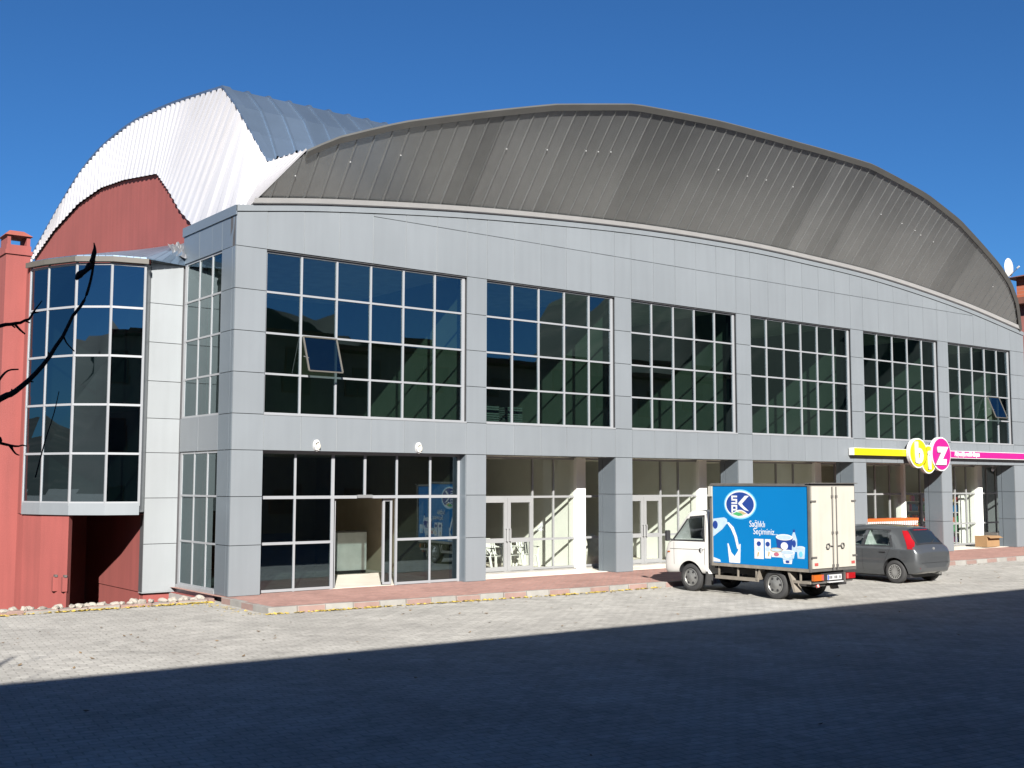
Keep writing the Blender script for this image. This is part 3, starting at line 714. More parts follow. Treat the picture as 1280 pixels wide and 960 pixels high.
# ---- curved visor over the front
KV = .80
UPV = [(.52, 9.98), (1.2, 10.35), (2.64, 10.9), (4.46, 11.42), (6.79, 12.03), (9.33, 12.5), (12.58, 12.69), (16.06, 12.73), (19.7, 12.7), (23.04, 12.31), (25.4, 11.82), (27.29, 11.27), (28.9, 10.76), (30.19, 10.26), (31.3, 9.66), (32.01, 9.15), (32.6, 8.72)]
TL = [(-.45, 0.)] + [(x, max(0., z - zl(x))) for x, z in UPV]
def tt(x): return max(0.02, interp(x, TL))
def vis(x, f, d=0.):
    t = tt(x) * f; n = Vector((0, -.78, -.625)); return Vector((x, -KV * t, zl(x) + t)) + n * d
mb = MB(); x = -.4; st = .42; grp = []; left = 3
while x < 32.5:
    x1 = min(x + st, 32.58)
    cutx = [(x, 0), (x1 - .055, 0), (x1 - .045, .02), (x1 - .012, .02), (x1, 0)]
    rows = [[vis(xx, f, d) for f in (0, .25, .5, .75, 1)] for xx, d in cutx]
    grp.append(rows); left -= 1
    if left <= 0 or x1 >= 32.5:
        allr = []
        for rw in grp: allr += rw
        mb.grid(allr, 'visor_metal'); grp = []; left = random.choice((1, 1, 2, 3, 4, 6))
    x = x1
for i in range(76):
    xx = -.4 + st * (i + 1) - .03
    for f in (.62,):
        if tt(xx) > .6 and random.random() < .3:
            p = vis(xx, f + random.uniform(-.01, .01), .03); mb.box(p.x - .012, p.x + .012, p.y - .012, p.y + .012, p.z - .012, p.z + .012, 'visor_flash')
vo = mb.build('visor', hall, recalc=False)
mb = MB(); xs = [-.4 + i * .4 for i in range(83)]
fx = [.5] + [q for q in xs if .6 < q < 32.6] + [32.58]
for a, b in zip(fx[:-1], fx[1:]):
    def fq(x):
        p = vis(x, 1., .012); sl = Vector((0, -.625, .78)); n_ = Vector((0, -.78, -.625))
        return [p - sl * .13 + n_ * .045, p - sl * .13 + n_ * .01, p + sl * .035 - n_ * .03, p + sl * .035 + n_ * .05]
    A, B = fq(a), fq(b); mb.hexa([A[0], A[1], B[1], B[0], A[3], A[2], B[2], B[3]], 'fascia_metal')
mb.build('fascia', vo)
mb = MB()
for a, b in zip(xs[:-1], xs[1:]):
    if b > 32.7: break
    A = [(a, -.02, zl(a) + .004), (a, -.10, zl(a) + .03), (a, -.085 - .10 * KV, zl(a) + .13)]; B = [(b, q[1], q[2] - zl(a) + zl(b)) for q in A]
    mb.grid([A, B], 'visor_flash')
mb.build('visor_flashing', vo, recalc=False)
mb = MB(); rows = [[vis(x, 1.) + Vector((0, .0, .02)), Vector((x, 5., vis(x, 1.).z + .05)), Vector((x, 12., vis(x, 1.).z - .1)), Vector((x, 18., vis(x, 1.).z - .4))] for x in [.5 + i * .4 for i in range(81)]]
mb.grid(rows, 'roof_metal'); mb.build('cross_roof', hall, recalc=False)
# narrow white sheets between the gable and the visor's west end
mb = MB(); NS = 7
def pr2(f): return Vector((-.40, .25, 8.82)).lerp(Vector((-.45, -.02, 8.74)), f), Vector((-.04, -.10, 9.80)).lerp(Vector(CORNER), f)
for i in range(NS):
    a0, a1 = pr2(i / NS); b0, b1 = pr2((i + .6) / NS); c0, c1 = pr2((i + 1) / NS); dn = Vector((-.035, -.02, .03))
    mb.face([a0, b0, b1, a1], 'gable_sheet'); mb.face([b0, c0 + dn, c1 + dn, b1], 'gable_sheet'); mb.face([c0 + dn, c0, c1, c1 + dn], 'gable_sheet')
mb.build('corner_sheet', hall, recalc=False)

# ------------------------------------------------------------------ shop sign
sg = thing('shop_sign', 'yellow and magenta shop sign bar with three round letter badges above the right hand shop', 'sign', (21.25, -.06, 3.65))
def rel(mb): 
    mb.v = [(x - 21.25, y + .06, z - 3.65) for x, y, z in mb.v]; return mb
mb = MB(); mb.box(21.25, 24.5, -.20, -.03, 3.54, 3.77, 'sign_yellow'); mb.box(21.20, 21.26, -.201, -.031, 3.535, 3.775, 'sign_white'); mb.box(21.25, 24.5, -.201, -.03, 3.77, 3.785, 'sign_white'); rel(mb).build('yellow_bar', sg)
mb = MB(); mb.box(26.3, 34.9, -.20, -.03, 3.54, 3.765, 'sign_magenta'); mb.box(26.3, 34.9, -.201, -.03, 3.765, 3.785, 'sign_white'); mb.box(26.3, 34.9, -.19, -.03, 3.515, 3.54, 'sign_white'); rel(mb).build('magenta_bar', sg)
def badge(name, c, rx, rz, y, mat, lobes=None):
    mb = MB(); mb.disc(c, rx, rz, y, y + .12, mat); mb.disc(c, rx + .05, rz + .05, y + .02, y + .14, 'sign_white'); return rel(mb).build(name, sg)
b1 = badge('letter_badge', (24.77, 3.655), .50, .475, -.36, 'sign_yellow')
b2 = badge('letter_badge', (25.43, 3.45), .43, .46, -.34, 'sign_yellow')
b3 = badge('letter_badge', (26.14, 3.645), .56, .56, -.40, 'sign_magenta')
def sgn(x0, z0, y): return lambda u, v, w_: (x0 + u - 21.25, y + .06 - w_, z0 + v - 3.65)
text_mesh('letter', 'b', .98, 'sign_white', sgn(24.50, 3.34, -.385), b1, .03, .045)
text_mesh('letter', 'i', .88, 'sign_white', sgn(25.32, 3.14, -.365), b2, .03, .05)
text_mesh('letter', 'z', 1.20, 'sign_white', sgn(25.80, 3.31, -.425), b3, .03, .055, shear=.15, sx=1.05)
text_mesh('slogan', 'Alışverişin renkli dünyası', .235, 'sign_white', sgn(27.3, 3.60, -.205), sg, .01, .012, sx=.70)

# two bulkhead lamps above the entrance
for x, wh in ((1.30, 'left hand'), (4.07, 'right hand')):
    t = thing('wall_lamp', 'small white bulkhead lamp on the panels above the entrance, %s of the pair' % wh, 'lamp', (x, -.0, 3.43), group='bulkhead lamps over the entrance')
    mb = MB(); mb.disc((0, 0), .075, .135, -.07, .0, 'sign_white', 20); mb.build('housing', t)
    mb = MB(); mb.disc((.02, -.01), .05, .075, -.10, -.068, 'lamp_glass', 16); mb.build('globe', t)
    mb = MB(); mb.tube([(.02, -.11, .10), (-.06, -.11, .06), (-.08, -.10, -.02), (-.05, -.10, -.09), (.04, -.10, -.11)], .012, 'sign_white', 6); mb.build('guard', t)
# security camera on the ceiling of the last bay
t = thing('security_camera', 'white security camera under the recess of the last shop bay', 'camera', (31.2, .55, 3.14))
mb = MB(); mb.tube([(0, 0, .15), (0, 0, .0)], .02, 'sign_white', 8); mb.build('bracket', t); mb = MB(); mb.tube([(-.18, -.1, -.03), (.12, .05, .0)], .055, 'sign_white', 10); mb.build('body', t)
# satellite dish at the end of the roof
t = thing('satellite_dish', 'white satellite dish rising behind the right end of the curved roof', 'satellite dish', (37.3, 3.0, 11.2))
mb = MB(); rows = []
for i in range(6):
    r = .42 * i / 5; rows.append([(r * math.cos(a) * .9 - .05, -.18 + .35 * r * r, 1.02 + r * math.sin(a)) for a in (2 * math.pi * q / 20 for q in range(20))])
mb.grid(rows, 'dish_white', close=True); mb.build('reflector', t, smooth=60)
mb = MB(); mb.tube([(0, 0, 0), (0, 0, 1.0)], .035, 'van_grey', 8); mb.build('mast', t)
mb = MB(); mb.tube([(-.05, -.12, .62), (-.05, -.55, .95)], .015, 'van_grey', 6); mb.tube([(-.05, -.5, .93), (-.05, -.6, 1.0)], .04, 'dish_white', 8); mb.build('feed_arm', t)

# ------------------------------------------------------------------ wheels
def wheel(parent, x, y, r, wd, side, style):
    """side -1: outer face towards -x"""
    mb = MB(); h = wd / 2; s_ = side
    mb.lathe([(-h * .72, r * .62), (-h, r * .72), (-h * .98, r * .90), (-h * .75, r * .985), (-h * .3, r), (h * .3, r), (h * .75, r * .985), (h * .98, r * .9), (h, r * .72), (h * .72, r * .62), (0, r * .6)], 'black_rubber', n=36)
    wo = mb.build('wheel', parent, smooth=40); wo.location = (x, y, r)
    rm = MB(); R = r * .645; f = s_ * h
    if style == 'van':
        prof = [(f * .60, R), (f * .92, R * .97), (f * .95, R * .90), (f * .75, R * .82), (f * .98, R * .45), (f * 1.02, R * .30), (f * 1.12, R * .22), (f * 1.12, .001)]
        rm.lathe(prof, 'rim_grey', n=36)
        for i in range(6):
            a = 2 * math.pi * i / 6; cy, cz = R * .66 * math.cos(a), R * .66 * math.sin(a)
            rm.tube([(f * .80, cy, cz), (f * .93, cy, cz)], R * .13, 'black_trim', 10)
    else:
        rm.lathe([(f * .5, R), (f * .98, R), (f * 1.0, R * .90), (f * .70, R * .86), (f * .55, R * .5), (f * .5, .001)], 'black_trim', n=36)
        rm.lathe([(f * .9, R * 1.0), (f * 1.03, R * .98), (f * 1.03, R * .88), (f * .9, R * .86)], 'rim_silver', n=36)
        for i in range(17):
            a = 2 * math.pi * i / 17; u = Vector((0, math.cos(a), math.sin(a)))
            rm.bar(u * R * .20 + Vector((f * .95, 0, 0)), u * R * .92 + Vector((f * 1.0, 0, 0)), .02, .018, 'rim_silver', up=(1, 0, 0))
        rm.lathe([(f * .6, R * .27), (f * 1.0, R * .25), (f * 1.05, R * .15), (f * 1.05, .001)], 'rim_silver', n=20)
    rm.build('rim', wo, smooth=35)
    return wo
class Loft:
    """body skin: stations along y, each a half outline (x, z) from the bottom centre to the top centre"""
    def __init__(s, st, ny=6, nz=5):
        ys = [q[0] for q in st]; K = len(st[0][1])
        c = [crom([(y, p[k][0], p[k][1]) for y, p in st], ny) for k in range(K)]
        s.rows = []
        for i in range(len(c[0])):
            y = max(ys[0], min(ys[-1], c[0][i][0])) if False else c[0][i][0]
            pl = [(c[k][i][1], c[k][i][2]) for k in range(K)]
            s.rows.append((y, [(max(0., q[0]), q[1]) for q in crom(pl, nz)]))
        s.ys = [r[0] for r in s.rows]
    def line(s, y):
        i = int(np.searchsorted(s.ys, y)); i = max(1, min(len(s.ys) - 1, i)); a, b = s.rows[i - 1], s.rows[i]
        t = (y - a[0]) / max(1e-6, b[0] - a[0]); t = max(0, min(1, t))
        return [(p[0] + (q[0] - p[0]) * t, p[1] + (q[1] - p[1]) * t) for p, q in zip(a[1], b[1])]
    def xside(s, y, z):
        l = s.line(y); best = 0.
        for p, q in zip(l[:-1], l[1:]):
            if (p[1] - z) * (q[1] - z) <= 0 and abs(q[1] - p[1]) > 1e-7:
                best = max(best, p[0] + (q[0] - p[0]) * (z - p[1]) / (q[1] - p[1]))
        return best
    def ztop(s, x, y):
        l = s.line(y); best = -9
        for p, q in zip(l[:-1], l[1:]):
            if (p[0] - x) * (q[0] - x) <= 0: best = max(best, p[1] + (q[1] - p[1]) * ((x - p[0]) / (q[0] - p[0]) if abs(q[0] - p[0]) > 1e-7 else 0), )
        return best
    def mesh(s, mat):
        mb = MB(); rows = []
        for y, l in s.rows:
            rows.append([(x, y, z) for x, z in l] + [(-x, y, z) for x, z in l[::-1][1:-1]])
        mb.grid(rows, mat, close=True); mb.face(rows[0][::-1], mat); mb.face(rows[-1], mat); return mb
    def side_patch(s, mb, quad, sgn, mat, n=8, m_=5, off=.005):
        (a, b, c, d) = [Vector(q) for q in quad]; rows = []
        for i in range(m_ + 1):
            row = []
            for j in range(n + 1):
                q = a.lerp(b, j / n).lerp(d.lerp(c, j / n), i / m_); row.append((sgn * (s.xside(q.x, q.y) + off), q.x, q.y))
            rows.append(row)
        mb.grid(rows, mat, flip=sgn < 0)
    def top_patch(s, mb, quad, mat, n=8, m_=6, off=.005, dy=0.):
        (a, b, c, d) = [Vector(q) for q in quad]; rows = []
        for i in range(m_ + 1):
            row = []
            for j in range(n + 1):
                q = a.lerp(b, j / n).lerp(d.lerp(c, j / n), i / m_); row.append((q.x, q.y + dy, s.ztop(abs(q.x), q.y) + off))
            rows.append(row)
        mb.grid(rows, mat)
def cut_wheels(o, spots):
    """hollow the wheel arches out of a body mesh"""
    for (x0, x1, y, z, r) in spots:
        mb = MB(); mb.lathe([(x0, .0005), (x0, r), (x1, r), (x1, .0005)], 'black_trim', c=(0, y, z), n=40)
        c = mb.build('cutter', None); c.parent = o.parent
        bpy.context.view_layer.update()
        m = o.modifiers.new('b', 'BOOLEAN'); m.object = c; m.operation = 'DIFFERENCE'; m.solver = 'EXACT'
        try: m.material_mode = 'TRANSFER'
        except Exception: pass
        dg = bpy.context.evaluated_depsgraph_get(); me = bpy.data.meshes.new_from_object(o.evaluated_get(dg))
        o.modifiers.clear(); o.data = me; bpy.data.objects.remove(c)
def cut_windows(o, polys, lining):
    for poly in polys:
        mb = MB(); mb.plate(poly, -1.2, 1.2, lining, fn=lambda y, x, z: (x, y, z))
        c = mb.build('cutter', None); c.parent = o.parent
        bpy.context.view_layer.update()
        m = o.modifiers.new('b', 'BOOLEAN'); m.object = c; m.operation = 'DIFFERENCE'; m.solver = 'EXACT'
        try: m.material_mode = 'TRANSFER'
        except Exception: pass
        dg = bpy.context.evaluated_depsgraph_get(); me = bpy.data.meshes.new_from_object(o.evaluated_get(dg))
        o.modifiers.clear(); o.data = me; bpy.data.objects.remove(c)
def autosmooth(o, ang):
    bm = bmesh.new(); bm.from_mesh(o.data)
    for f in bm.faces: f.smooth = True
    for e in bm.edges: e.smooth = not (len(e.link_faces) == 2 and e.calc_face_angle(0) > R_(ang))
    bm.to_mesh(o.data); bm.free()
def plate(parent, name, x0, x1, y, z0, z1, glyphs=True):
    mb = MB(); mb.box(x0, x1, y - .012, y, z0, z1, 'plate_white'); mb.box(x0 + .004, x0 + .045, y - .014, y - .0125, z0 + .006, z1 - .006, 'plate_blue')
    n = 7; wd = (x1 - x0 - .09) / n
    if glyphs:
        for i in range(n):
            if i in (2, 5): continue
            xx = x0 + .065 + i * wd; mb.box(xx, xx + wd * .62, y - .0145, y - .0125, z0 + .028, z1 - .028, 'plate_ink')
    return mb.build(name, parent)

# ------------------------------------------------------------------ box truck, nose towards the building
tk = thing('box_truck', 'small white box truck with a blue dairy advertisement on its side, nose to the kerb', 'truck', (10.17, -7.55, 0.), R_(1.5))
BW = .82
# box body
mb = MB(); mb.box(-BW, BW, .02, 2.83, .70, 2.54, 'van_cream'); mb.build('cargo_box', tk)
mb = MB()
for xx in (-BW, BW):
    for yy in (.0, 2.79): mb.box(xx - .025, xx + .025, yy, yy + .05, .66, 2.58, 'van_grey')
    for zz, h in ((.66, .07), (2.53, .055)): mb.box(xx - .024, xx + .024, .05, 2.79, zz, zz + h, 'van_grey' if zz > 1 else 'van_rail')
for yy in (-.005, 2.8):
    for zz, h in ((.665, .065), (2.535, .055)): mb.box(-BW + .025, BW - .025, yy, yy + .045, zz, zz + h, 'van_grey')
mb.box(-BW - .06, BW + .06, -.06, .06, 2.585, 2.605, 'van_grey')
mb.box(-BW - .06, -BW - .025, 2.75, 2.86, 2.28, 2.52, 'van_cream')
mb.build('box_frame', tk)
# poster on the side towards the camera
pv = lambda u, v, w_: (-BW - .004 - w_, 2.78 - u, .735 + v)        # u runs from the cab to the tail, v upwards
PU, PV_ = 2.73, 1.79
def pp(mb, poly, w0, w1, mat):
    mb.plate(poly, w0, w1, mat, fn=lambda u, y, v: pv(u, v, y)); return mb
def pe(mb, c, ru, rv, w0, mat, a0=0, a1=360, n=36, rot=0.):
    P = []
    for k in range(n + (0 if a1 - a0 == 360 else 1)):
        t = R_(a0 + (a1 - a0) * k / n); x, y = ru * math.cos(t), rv * math.sin(t)
        P.append((c[0] + x * math.cos(rot) - y * math.sin(rot), c[1] + x * math.sin(rot) + y * math.cos(rot)))
    return pp(mb, P, w0 - .002, w0, mat)
po = MB(); pp(po, [(.02, .0), (PU - .02, .0), (PU - .02, PV_), (.02, PV_)], -.003, .001, 'poster_blue'); poster = po.build('advertisement', tk)
em = MB(); cu, cv = .84, 1.37
pe(em, (cu, cv), .475, .345, .0035, 'poster_halo'); pe(em, (cu, cv), .445, .318, .006, 'poster_white'); pe(em, (cu, cv), .405, .28, .0085, 'poster_navy')
hill = [(cu - .25, cv - .23)] + [(cu - .25 + .5 * k / 12, cv - .235 + .11 * math.sin(math.pi * k / 12)) for k in range(13)] + [(cu + .25, cv - .245), (cu + .1, cv - .29), (cu - .1, cv - .29)]
pp(em, hill, .009, .011, 'poster_white')
pp(em, [(cu - .22, cv - .225), (cu - .1, cv - .175), (cu + .02, cv - .2), (cu + .1, cv - .25), (cu - .05, cv - .27)], .0115, .013, 'poster_green')
pp(em, [(cu - .06, cv - .165), (cu + .05, cv - .15), (cu + .2, cv - .215), (cu + .1, cv - .235)], .0115, .0135, 'poster_gold')
em = em.build('emblem', poster)
pt = lambda u0, v0, w0: (lambda u, v, w_: pv(u0 + u, v0 + v, w0 + w_))
# letters of the emblem, cut as plain strokes
lt = MB(); W0, W1 = .0095, .012
def st(poly): pp(lt, poly, W0, W1, 'poster_white')
def rect(u0, u1, v0, v1): st([(u0, v0), (u1, v0), (u1, v1), (u0, v1)])
su, sv = cu - .25, cv + .01
rect(su, su + .17, sv + .15, sv + .19); rect(su, su + .045, sv + .10, sv + .149); rect(su, su + .17, sv + .075, sv + .113); rect(su + .125, su + .17, sv + .03, sv + .074); rect(su, su + .17, sv, sv + .036)
sv -= .19
rect(su, su + .17, sv + .125, sv + .165); rect(su, su + .045, sv - .03, sv + .124); rect(su + .125, su + .17, sv + .055, sv + .124); rect(su + .046, su + .17, sv + .035, sv + .07); rect(su, su + .17, sv - .045, sv - .008)
st([(cu - .055, cv + .02), (cu + .15, cv + .20), (cu + .27, cv + .20), (cu + .06, cv + .015)])
st([(cu - .055, cv + .018), (cu + .06, cv + .013), (cu + .10, cv - .03), (cu + .26, cv - .15), (cu + .14, cv - .13), (cu + .02, cv - .05)])
lt.build('emblem_letters', poster)
text_mesh('slogan', 'Sağlıklı', .20, 'poster_white', pt(1.10, .865, .004), poster, .003, 0, .80)
text_mesh('slogan', 'Seçiminiz...', .20, 'poster_white', pt(1.21, .70, .004), poster, .003, 0, .80)
pc = MB()   # carton pouring, glass, product group
pp(pc, [(.02, .60), (.02, 1.02), (.36, 1.06), (.44, 1.02), (.46, .92), (.42, .90), (.30, .78)], .003, .006, 'poster_milk')
pe(pc, (.09, .88), .075, .095, .008, 'poster_navy')
pp(pc, [(.44, .94), (.56, .80), (.66, .62), (.74, .34), (.80, .36), (.74, .62), (.64, .84), (.50, .95)], .003, .0065, 'poster_white')
pp(pc, [(.45, .46), (.50, .02), (.82, .02), (.84, .46), (.81, .46), (.76, .30), (.66, .17), (.56, .26), (.48, .46)], .003, .0055, 'poster_white')
pp(pc, [(.02, .02), (.02, .12), (.22, .07), (.24, .02)], .003, .006, 'poster_white')
for u0, u1, v0, v1 in ((1.24, 1.50, .15, .60), (1.54, 1.70, .17, .60)):
    pp(pc, [(u0, v0), (u1, v0), (u1, v1), (u0, v1)], .003, .006, 'poster_white'); pe(pc, ((u0 + u1) / 2, v1 - .11), .06, .055, .0085, 'poster_navy')
    pe(pc, ((u0 + u1) / 2, v1 - .22), .06, .05, .0085, 'poster_milk'); pp(pc, [(u0 + .08, v0 + .05), (u0 + .11, v0 + .05), (u0 + .14, v0 + .14), (u0 + .10, v0 + .16)], .0065, .0085, 'poster_gold')
def tub(c, ru, h, lid, body, lbl):
    pp(pc, [(c[0] - ru, c[1]), (c[0] - ru * .82, c[1] - h), (c[0] + ru * .82, c[1] - h), (c[0] + ru, c[1])], .003, .0055 + random.uniform(0, .0005), body)
    pe(pc, c, ru, ru * .3, .009, lid); pe(pc, c, ru * .85, ru * .2, .0115, 'poster_milk'); pe(pc, (c[0], c[1] - h * .6), ru * .42, h * .26, .0095, lbl)
tub((2.08, .66), .23, .32, 'poster_white', 'poster_navy', 'poster_white')
tub((1.86, .37), .17, .16, 'poster_gold', 'poster_white', 'poster_pink')
tub((2.16, .33), .20, .13, 'poster_white', 'poster_milk', 'poster_white')
tub((2.16, .19), .13, .11, 'poster_milk', 'poster_white', 'poster_navy')
tub((2.52, .45), .11, .24, 'poster_white', 'poster_milk', 'poster_halo')
pp(pc, [(2.26, .35), (2.25, .62), (2.32, .78), (2.36, .78), (2.42, .62), (2.42, .35)], .001, .0028, 'poster_milk'); pe(pc, (2.34, .53), .05, .08, .0045, 'poster_navy'); pp(pc, [(2.32, .785), (2.32, .84), (2.37, .84), (2.37, .785)], .003, .005, 'poster_navy')
pc.build('product_picture', poster)
# rear doors
for sgn in (-1, 1):
    d = MB(); x0, x1 = sorted((sgn * .008, sgn * (BW - .03))); d.box(x0, x1, -.03, .015, .735, 2.53, 'van_cream'); dr = d.build('rear_door', tk, bevel=.006)
    r = MB(); xx = sgn * .075; r.tube([(xx, -.05, .70), (xx, -.05, 2.52)], .013, 'van_grey', 6)
    for z in (.78, 1.5, 2.3): r.box(xx - .03, xx + .03, -.06, -.03, z - .03, z + .03, 'van_grey')
    r.build('lock_rod', dr)
    h = MB(); z = 1.21; h.tube([(xx, -.055, z), (sgn * .21, -.06, z + .01)], .012, 'van_grey', 6); cxx = sgn * .28
    h.tube([(sgn * .21, -.06, z + .01), (sgn * .24, -.06, z + .06), (sgn * .31, -.06, z + .05), (sgn * .33, -.06, z), (sgn * .31, -.06, z - .05), (sgn * .24, -.06, z - .05), (sgn * .21, -.06, z + .01)], .013, 'van_grey', 6); h.build('handle', dr)
    for z in (.98, 2.2): hi = MB(); hi.box(*sorted((sgn * .66, sgn * (BW + .01))), -.045, -.028, z - .02, z + .02, 'van_grey'); hi.build('hinge', dr)
    q = MB(); q.box(*sorted((sgn * .62, sgn * .74)), -.04, -.028, .80, .86, 'pink_lens'); q.build('reflector', dr)
# chassis, side guard, mudguards, rear bumper and lights
mb = MB()
for xx in (-.38, .32): mb.box(xx, xx + .07, .05, 3.6, .46, .60, 'van_chassis')
for yy in (.3, 1.3, 2.2, 2.7): mb.box(-.78, .78, yy, yy + .06, .60, .665, 'van_chassis')
mb.box(-.7, .7, .98, 1.10, .27, .39, 'van_chassis'); mb.tube([(-.7, 3.53, .33), (.7, 3.53, .33)], .05, 'van_chassis', 8); mb.box(.1, .5, 1.6, 2.5, .32, .56, 'van_chassis')
mb.box(-.6, .6, .1, .9, .33, .45, 'van_chassis')
mb.build('chassis', tk)
for sgn in (-1, 1):
    mb = MB(); xx = sgn * .77
    mb.box(xx - .015, xx + .015, 1.48, 2.75, .36, .44, 'van_rail')
    for y_ in (1.52, 2.05, 2.62): mb.box(xx - .012, xx + .012, y_, y_ + .04, .44, .66, 'van_rail')
    mb.build('side_guard', tk); mb = MB()
    mb.box(xx - .015, xx + .015, .06, .55, .40, .46, 'van_rail'); mb.box(xx - .012, xx + .012, .30, .34, .46, .66, 'van_rail')
    mb.build('side_guard', tk)
    x0, x1 = sorted((sgn * .56, sgn * .80))
    mb = MB(); mb.hexa([(x0, .66, .66), (x1, .66, .66), (x1, .60, .66), (x0, .60, .66), (x0, .50, .20), (x1, .50, .20), (x1, .44, .20), (x0, .44, .20)], 'van_rail'); mb.build('mudguard', tk)
    mb = MB(); mb.hexa([(x0, 1.44, .66), (x1, 1.44, .66), (x1, 1.40, .66), (x0, 1.40, .66), (x0, 1.54, .40), (x1, 1.54, .40), (x1, 1.50, .40), (x0, 1.50, .40)], 'van_rail'); mb.build('mudguard', tk)
    mb = MB(); mb.hexa([(x0, 3.02, .50), (x1, 3.02, .50), (x1, 2.98, .50), (x0, 2.98, .50), (x0, 3.06, .17), (x1, 3.06, .17), (x1, 3.02, .17), (x0, 3.02, .17)], 'black_rubber'); mb.build('mudguard', tk)
    mb = MB(); x0 = sgn * .42; x1 = sgn * .76
    a, b = sorted((x0, x1)); mb.box(a, b, -.03, .04, .47, .60, 'red_lens' if sgn > 0 else 'orange_lens'); c_, d_ = sorted((sgn * .42, sgn * .50)); mb.box(c_, d_, -.034, -.029, .475, .595, 'pink_lens'); mb.build('tail_light', tk, bevel=.006)
mb = MB(); mb.box(-.72, .72, .03, .10, .40, .46, 'van_grey'); mb.box(-.40, .40, -.0, .06, .46, .62, 'black_trim'); mb.box(-.26, .28, -.05, .0, .415, .44, 'plate_white'); mb.tube([(-.62, .0, .38), (-.62, -.02, .33)], .045, 'pink_lens', 10); mb.box(.35, .39, -.03, .0, .38, .62, 'van_grey'); mb.box(.16, .30, -.10, -.0, .37, .40, 'black_trim')
mb.build('rear_bumper', tk); plate(tk, 'number_plate', -.27, .25, -.012, .47, .585)
for (x_, y_, sd) in ((-.66, 1.04, -1), (.66, 1.04, 1), (-.68, 3.53, -1), (.68, 3.53, 1)): wheel(tk, x_, y_, .33, .20, sd, 'van')
# cab
def cabsec(zb, zt, hb, hm, ht, belt=1.18):
    belt = min(belt, zt - .06); return [(0, zb), (hb * .8, zb), (hb * .985, zb + .04), (hm, zb + (belt - zb) * .45), (hm * .992, belt - .03), (hm * .975, belt + .02), (ht + (hm - ht) * .12, zt - min(.10, (zt - belt) * .5)), (ht * .86, zt - .012), (0, zt)]
cab = Loft([(2.98, cabsec(.44, 1.90, .78, .80, .70)), (3.06, cabsec(.44, 1.93, .79, .81, .71)), (3.4, cabsec(.44, 1.95, .79, .815, .70)), (3.58, cabsec(.44, 1.91, .79, .815, .70)),
            (3.74, cabsec(.44, 1.78, .79, .815, .70)), (3.92, cabsec(.43, 1.57, .79, .815, .71)), (4.08, cabsec(.42, 1.37, .79, .81, .72)), (4.20, cabsec(.41, 1.21, .78, .80, .72, 1.14)),
            (4.30, cabsec(.40, 1.08, .76, .78, .70, 1.0)), (4.37, cabsec(.40, .93, .73, .745, .66)), (4.42, cabsec(.42, .78, .66, .67, .58)), (4.43, cabsec(.46, .68, .58, .60, .5))])
o = cab.mesh('van_white').build('cab', tk)
cut_wheels(o, [(-.95, -.48, 3.53, .345, .385), (.48, .95, 3.53, .345, .385)]); cut_windows(o, [[(3.12, 1.26), (4.04, 1.235), (3.62, 1.73), (3.16, 1.78)]], 'plate_white'); autosmooth(o, 40); cabo = o
for sgn in (-1, 1):
    mb = MB(); cab.side_patch(mb, [(3.10, 1.24), (4.07, 1.215), (3.63, 1.74), (3.14, 1.80)], sgn, 'van_glass', 10, 6, .004); mb.build('side_window', tk, recalc=False)
    mb = MB()
    for q in ([(4.04, 1.21), (4.12, 1.20), (3.68, 1.73), (3.61, 1.74)], [(3.06, 1.20), (4.12, 1.185), (4.10, 1.22), (3.06, 1.245)], [(3.06, 1.22), (3.11, 1.22), (3.15, 1.82), (3.10, 1.83)], [(3.12, 1.79), (3.60, 1.73), (3.57, 1.79), (3.12, 1.83)]): cab.side_patch(mb, q, sgn, 'black_trim', 8, 2, .006)
    mb.build('window_seal', tk, recalc=False)
mb = MB(); cab.top_patch(mb, [(-.58, 3.68), (.58, 3.68), (.62, 4.20), (-.62, 4.20)], 'car_glass', 10, 8, .006); mb.build('windscreen', tk, recalc=False)
for sgn in (-1, 1):
    for q in ([(3.04, .50), (3.052, .50), (3.06, 1.86), (3.048, 1.86)], [(4.02, .62), (4.03, .62), (4.04, 1.16), (4.03, 1.16)], [(3.05, 1.005), (4.3, .985), (4.3, .997), (3.05, 1.017)]): mb = MB(); cab.side_patch(mb, q, sgn, 'van_grey', 8, 8, .003); mb.build('door_seam', tk, recalc=False)
for sgn in (-1, 1):
    mb = MB(); x_ = cab.xside(3.16, 1.0); mb.tube([(sgn * (x_ - .01), 3.17, .99), (sgn * (x_ + .008), 3.17, .99)], .055, 'black_trim', 12); mb.box(*sorted((sgn * (x_ + .008), sgn * (x_ + .02))), 3.13, 3.16, .94, 1.03, 'plate_white'); mb.build('door_handle', tk)
    mb = MB(); x_ = cab.xside(4.2, .92); mb.box(*sorted((sgn * (x_ - .02), sgn * (x_ + .006))), 4.17, 4.25, .90, .935, 'orange_lens'); mb.build('side_marker', tk)
    mb = MB(); xm = cab.xside(4.06, 1.2); mb.box(*sorted((sgn * (xm + .06), sgn * (xm + .18))), 4.10, 4.18, 1.18, 1.44, 'black_trim'); o = mb.build('wing_mirror', tk, bevel=.025)
    mb = MB(); mb.tube([(sgn * (xm - .02), 4.06, 1.2), (sgn * (xm + .1), 4.13, 1.24)], .02, 'black_trim', 6); mb.build('mirror_arm', o)
    mb = MB(); mb.box(*sorted((sgn * .44, sgn * .66)), 4.37, 4.425, .66, .82, 'dish_white'); mb.build('headlight', tk, bevel=.02)
mb = MB(); mb.box(-.60, .60, 4.40, 4.46, .44, .58, 'van_grey'); mb.build('front_bumper', tk, bevel=.02)
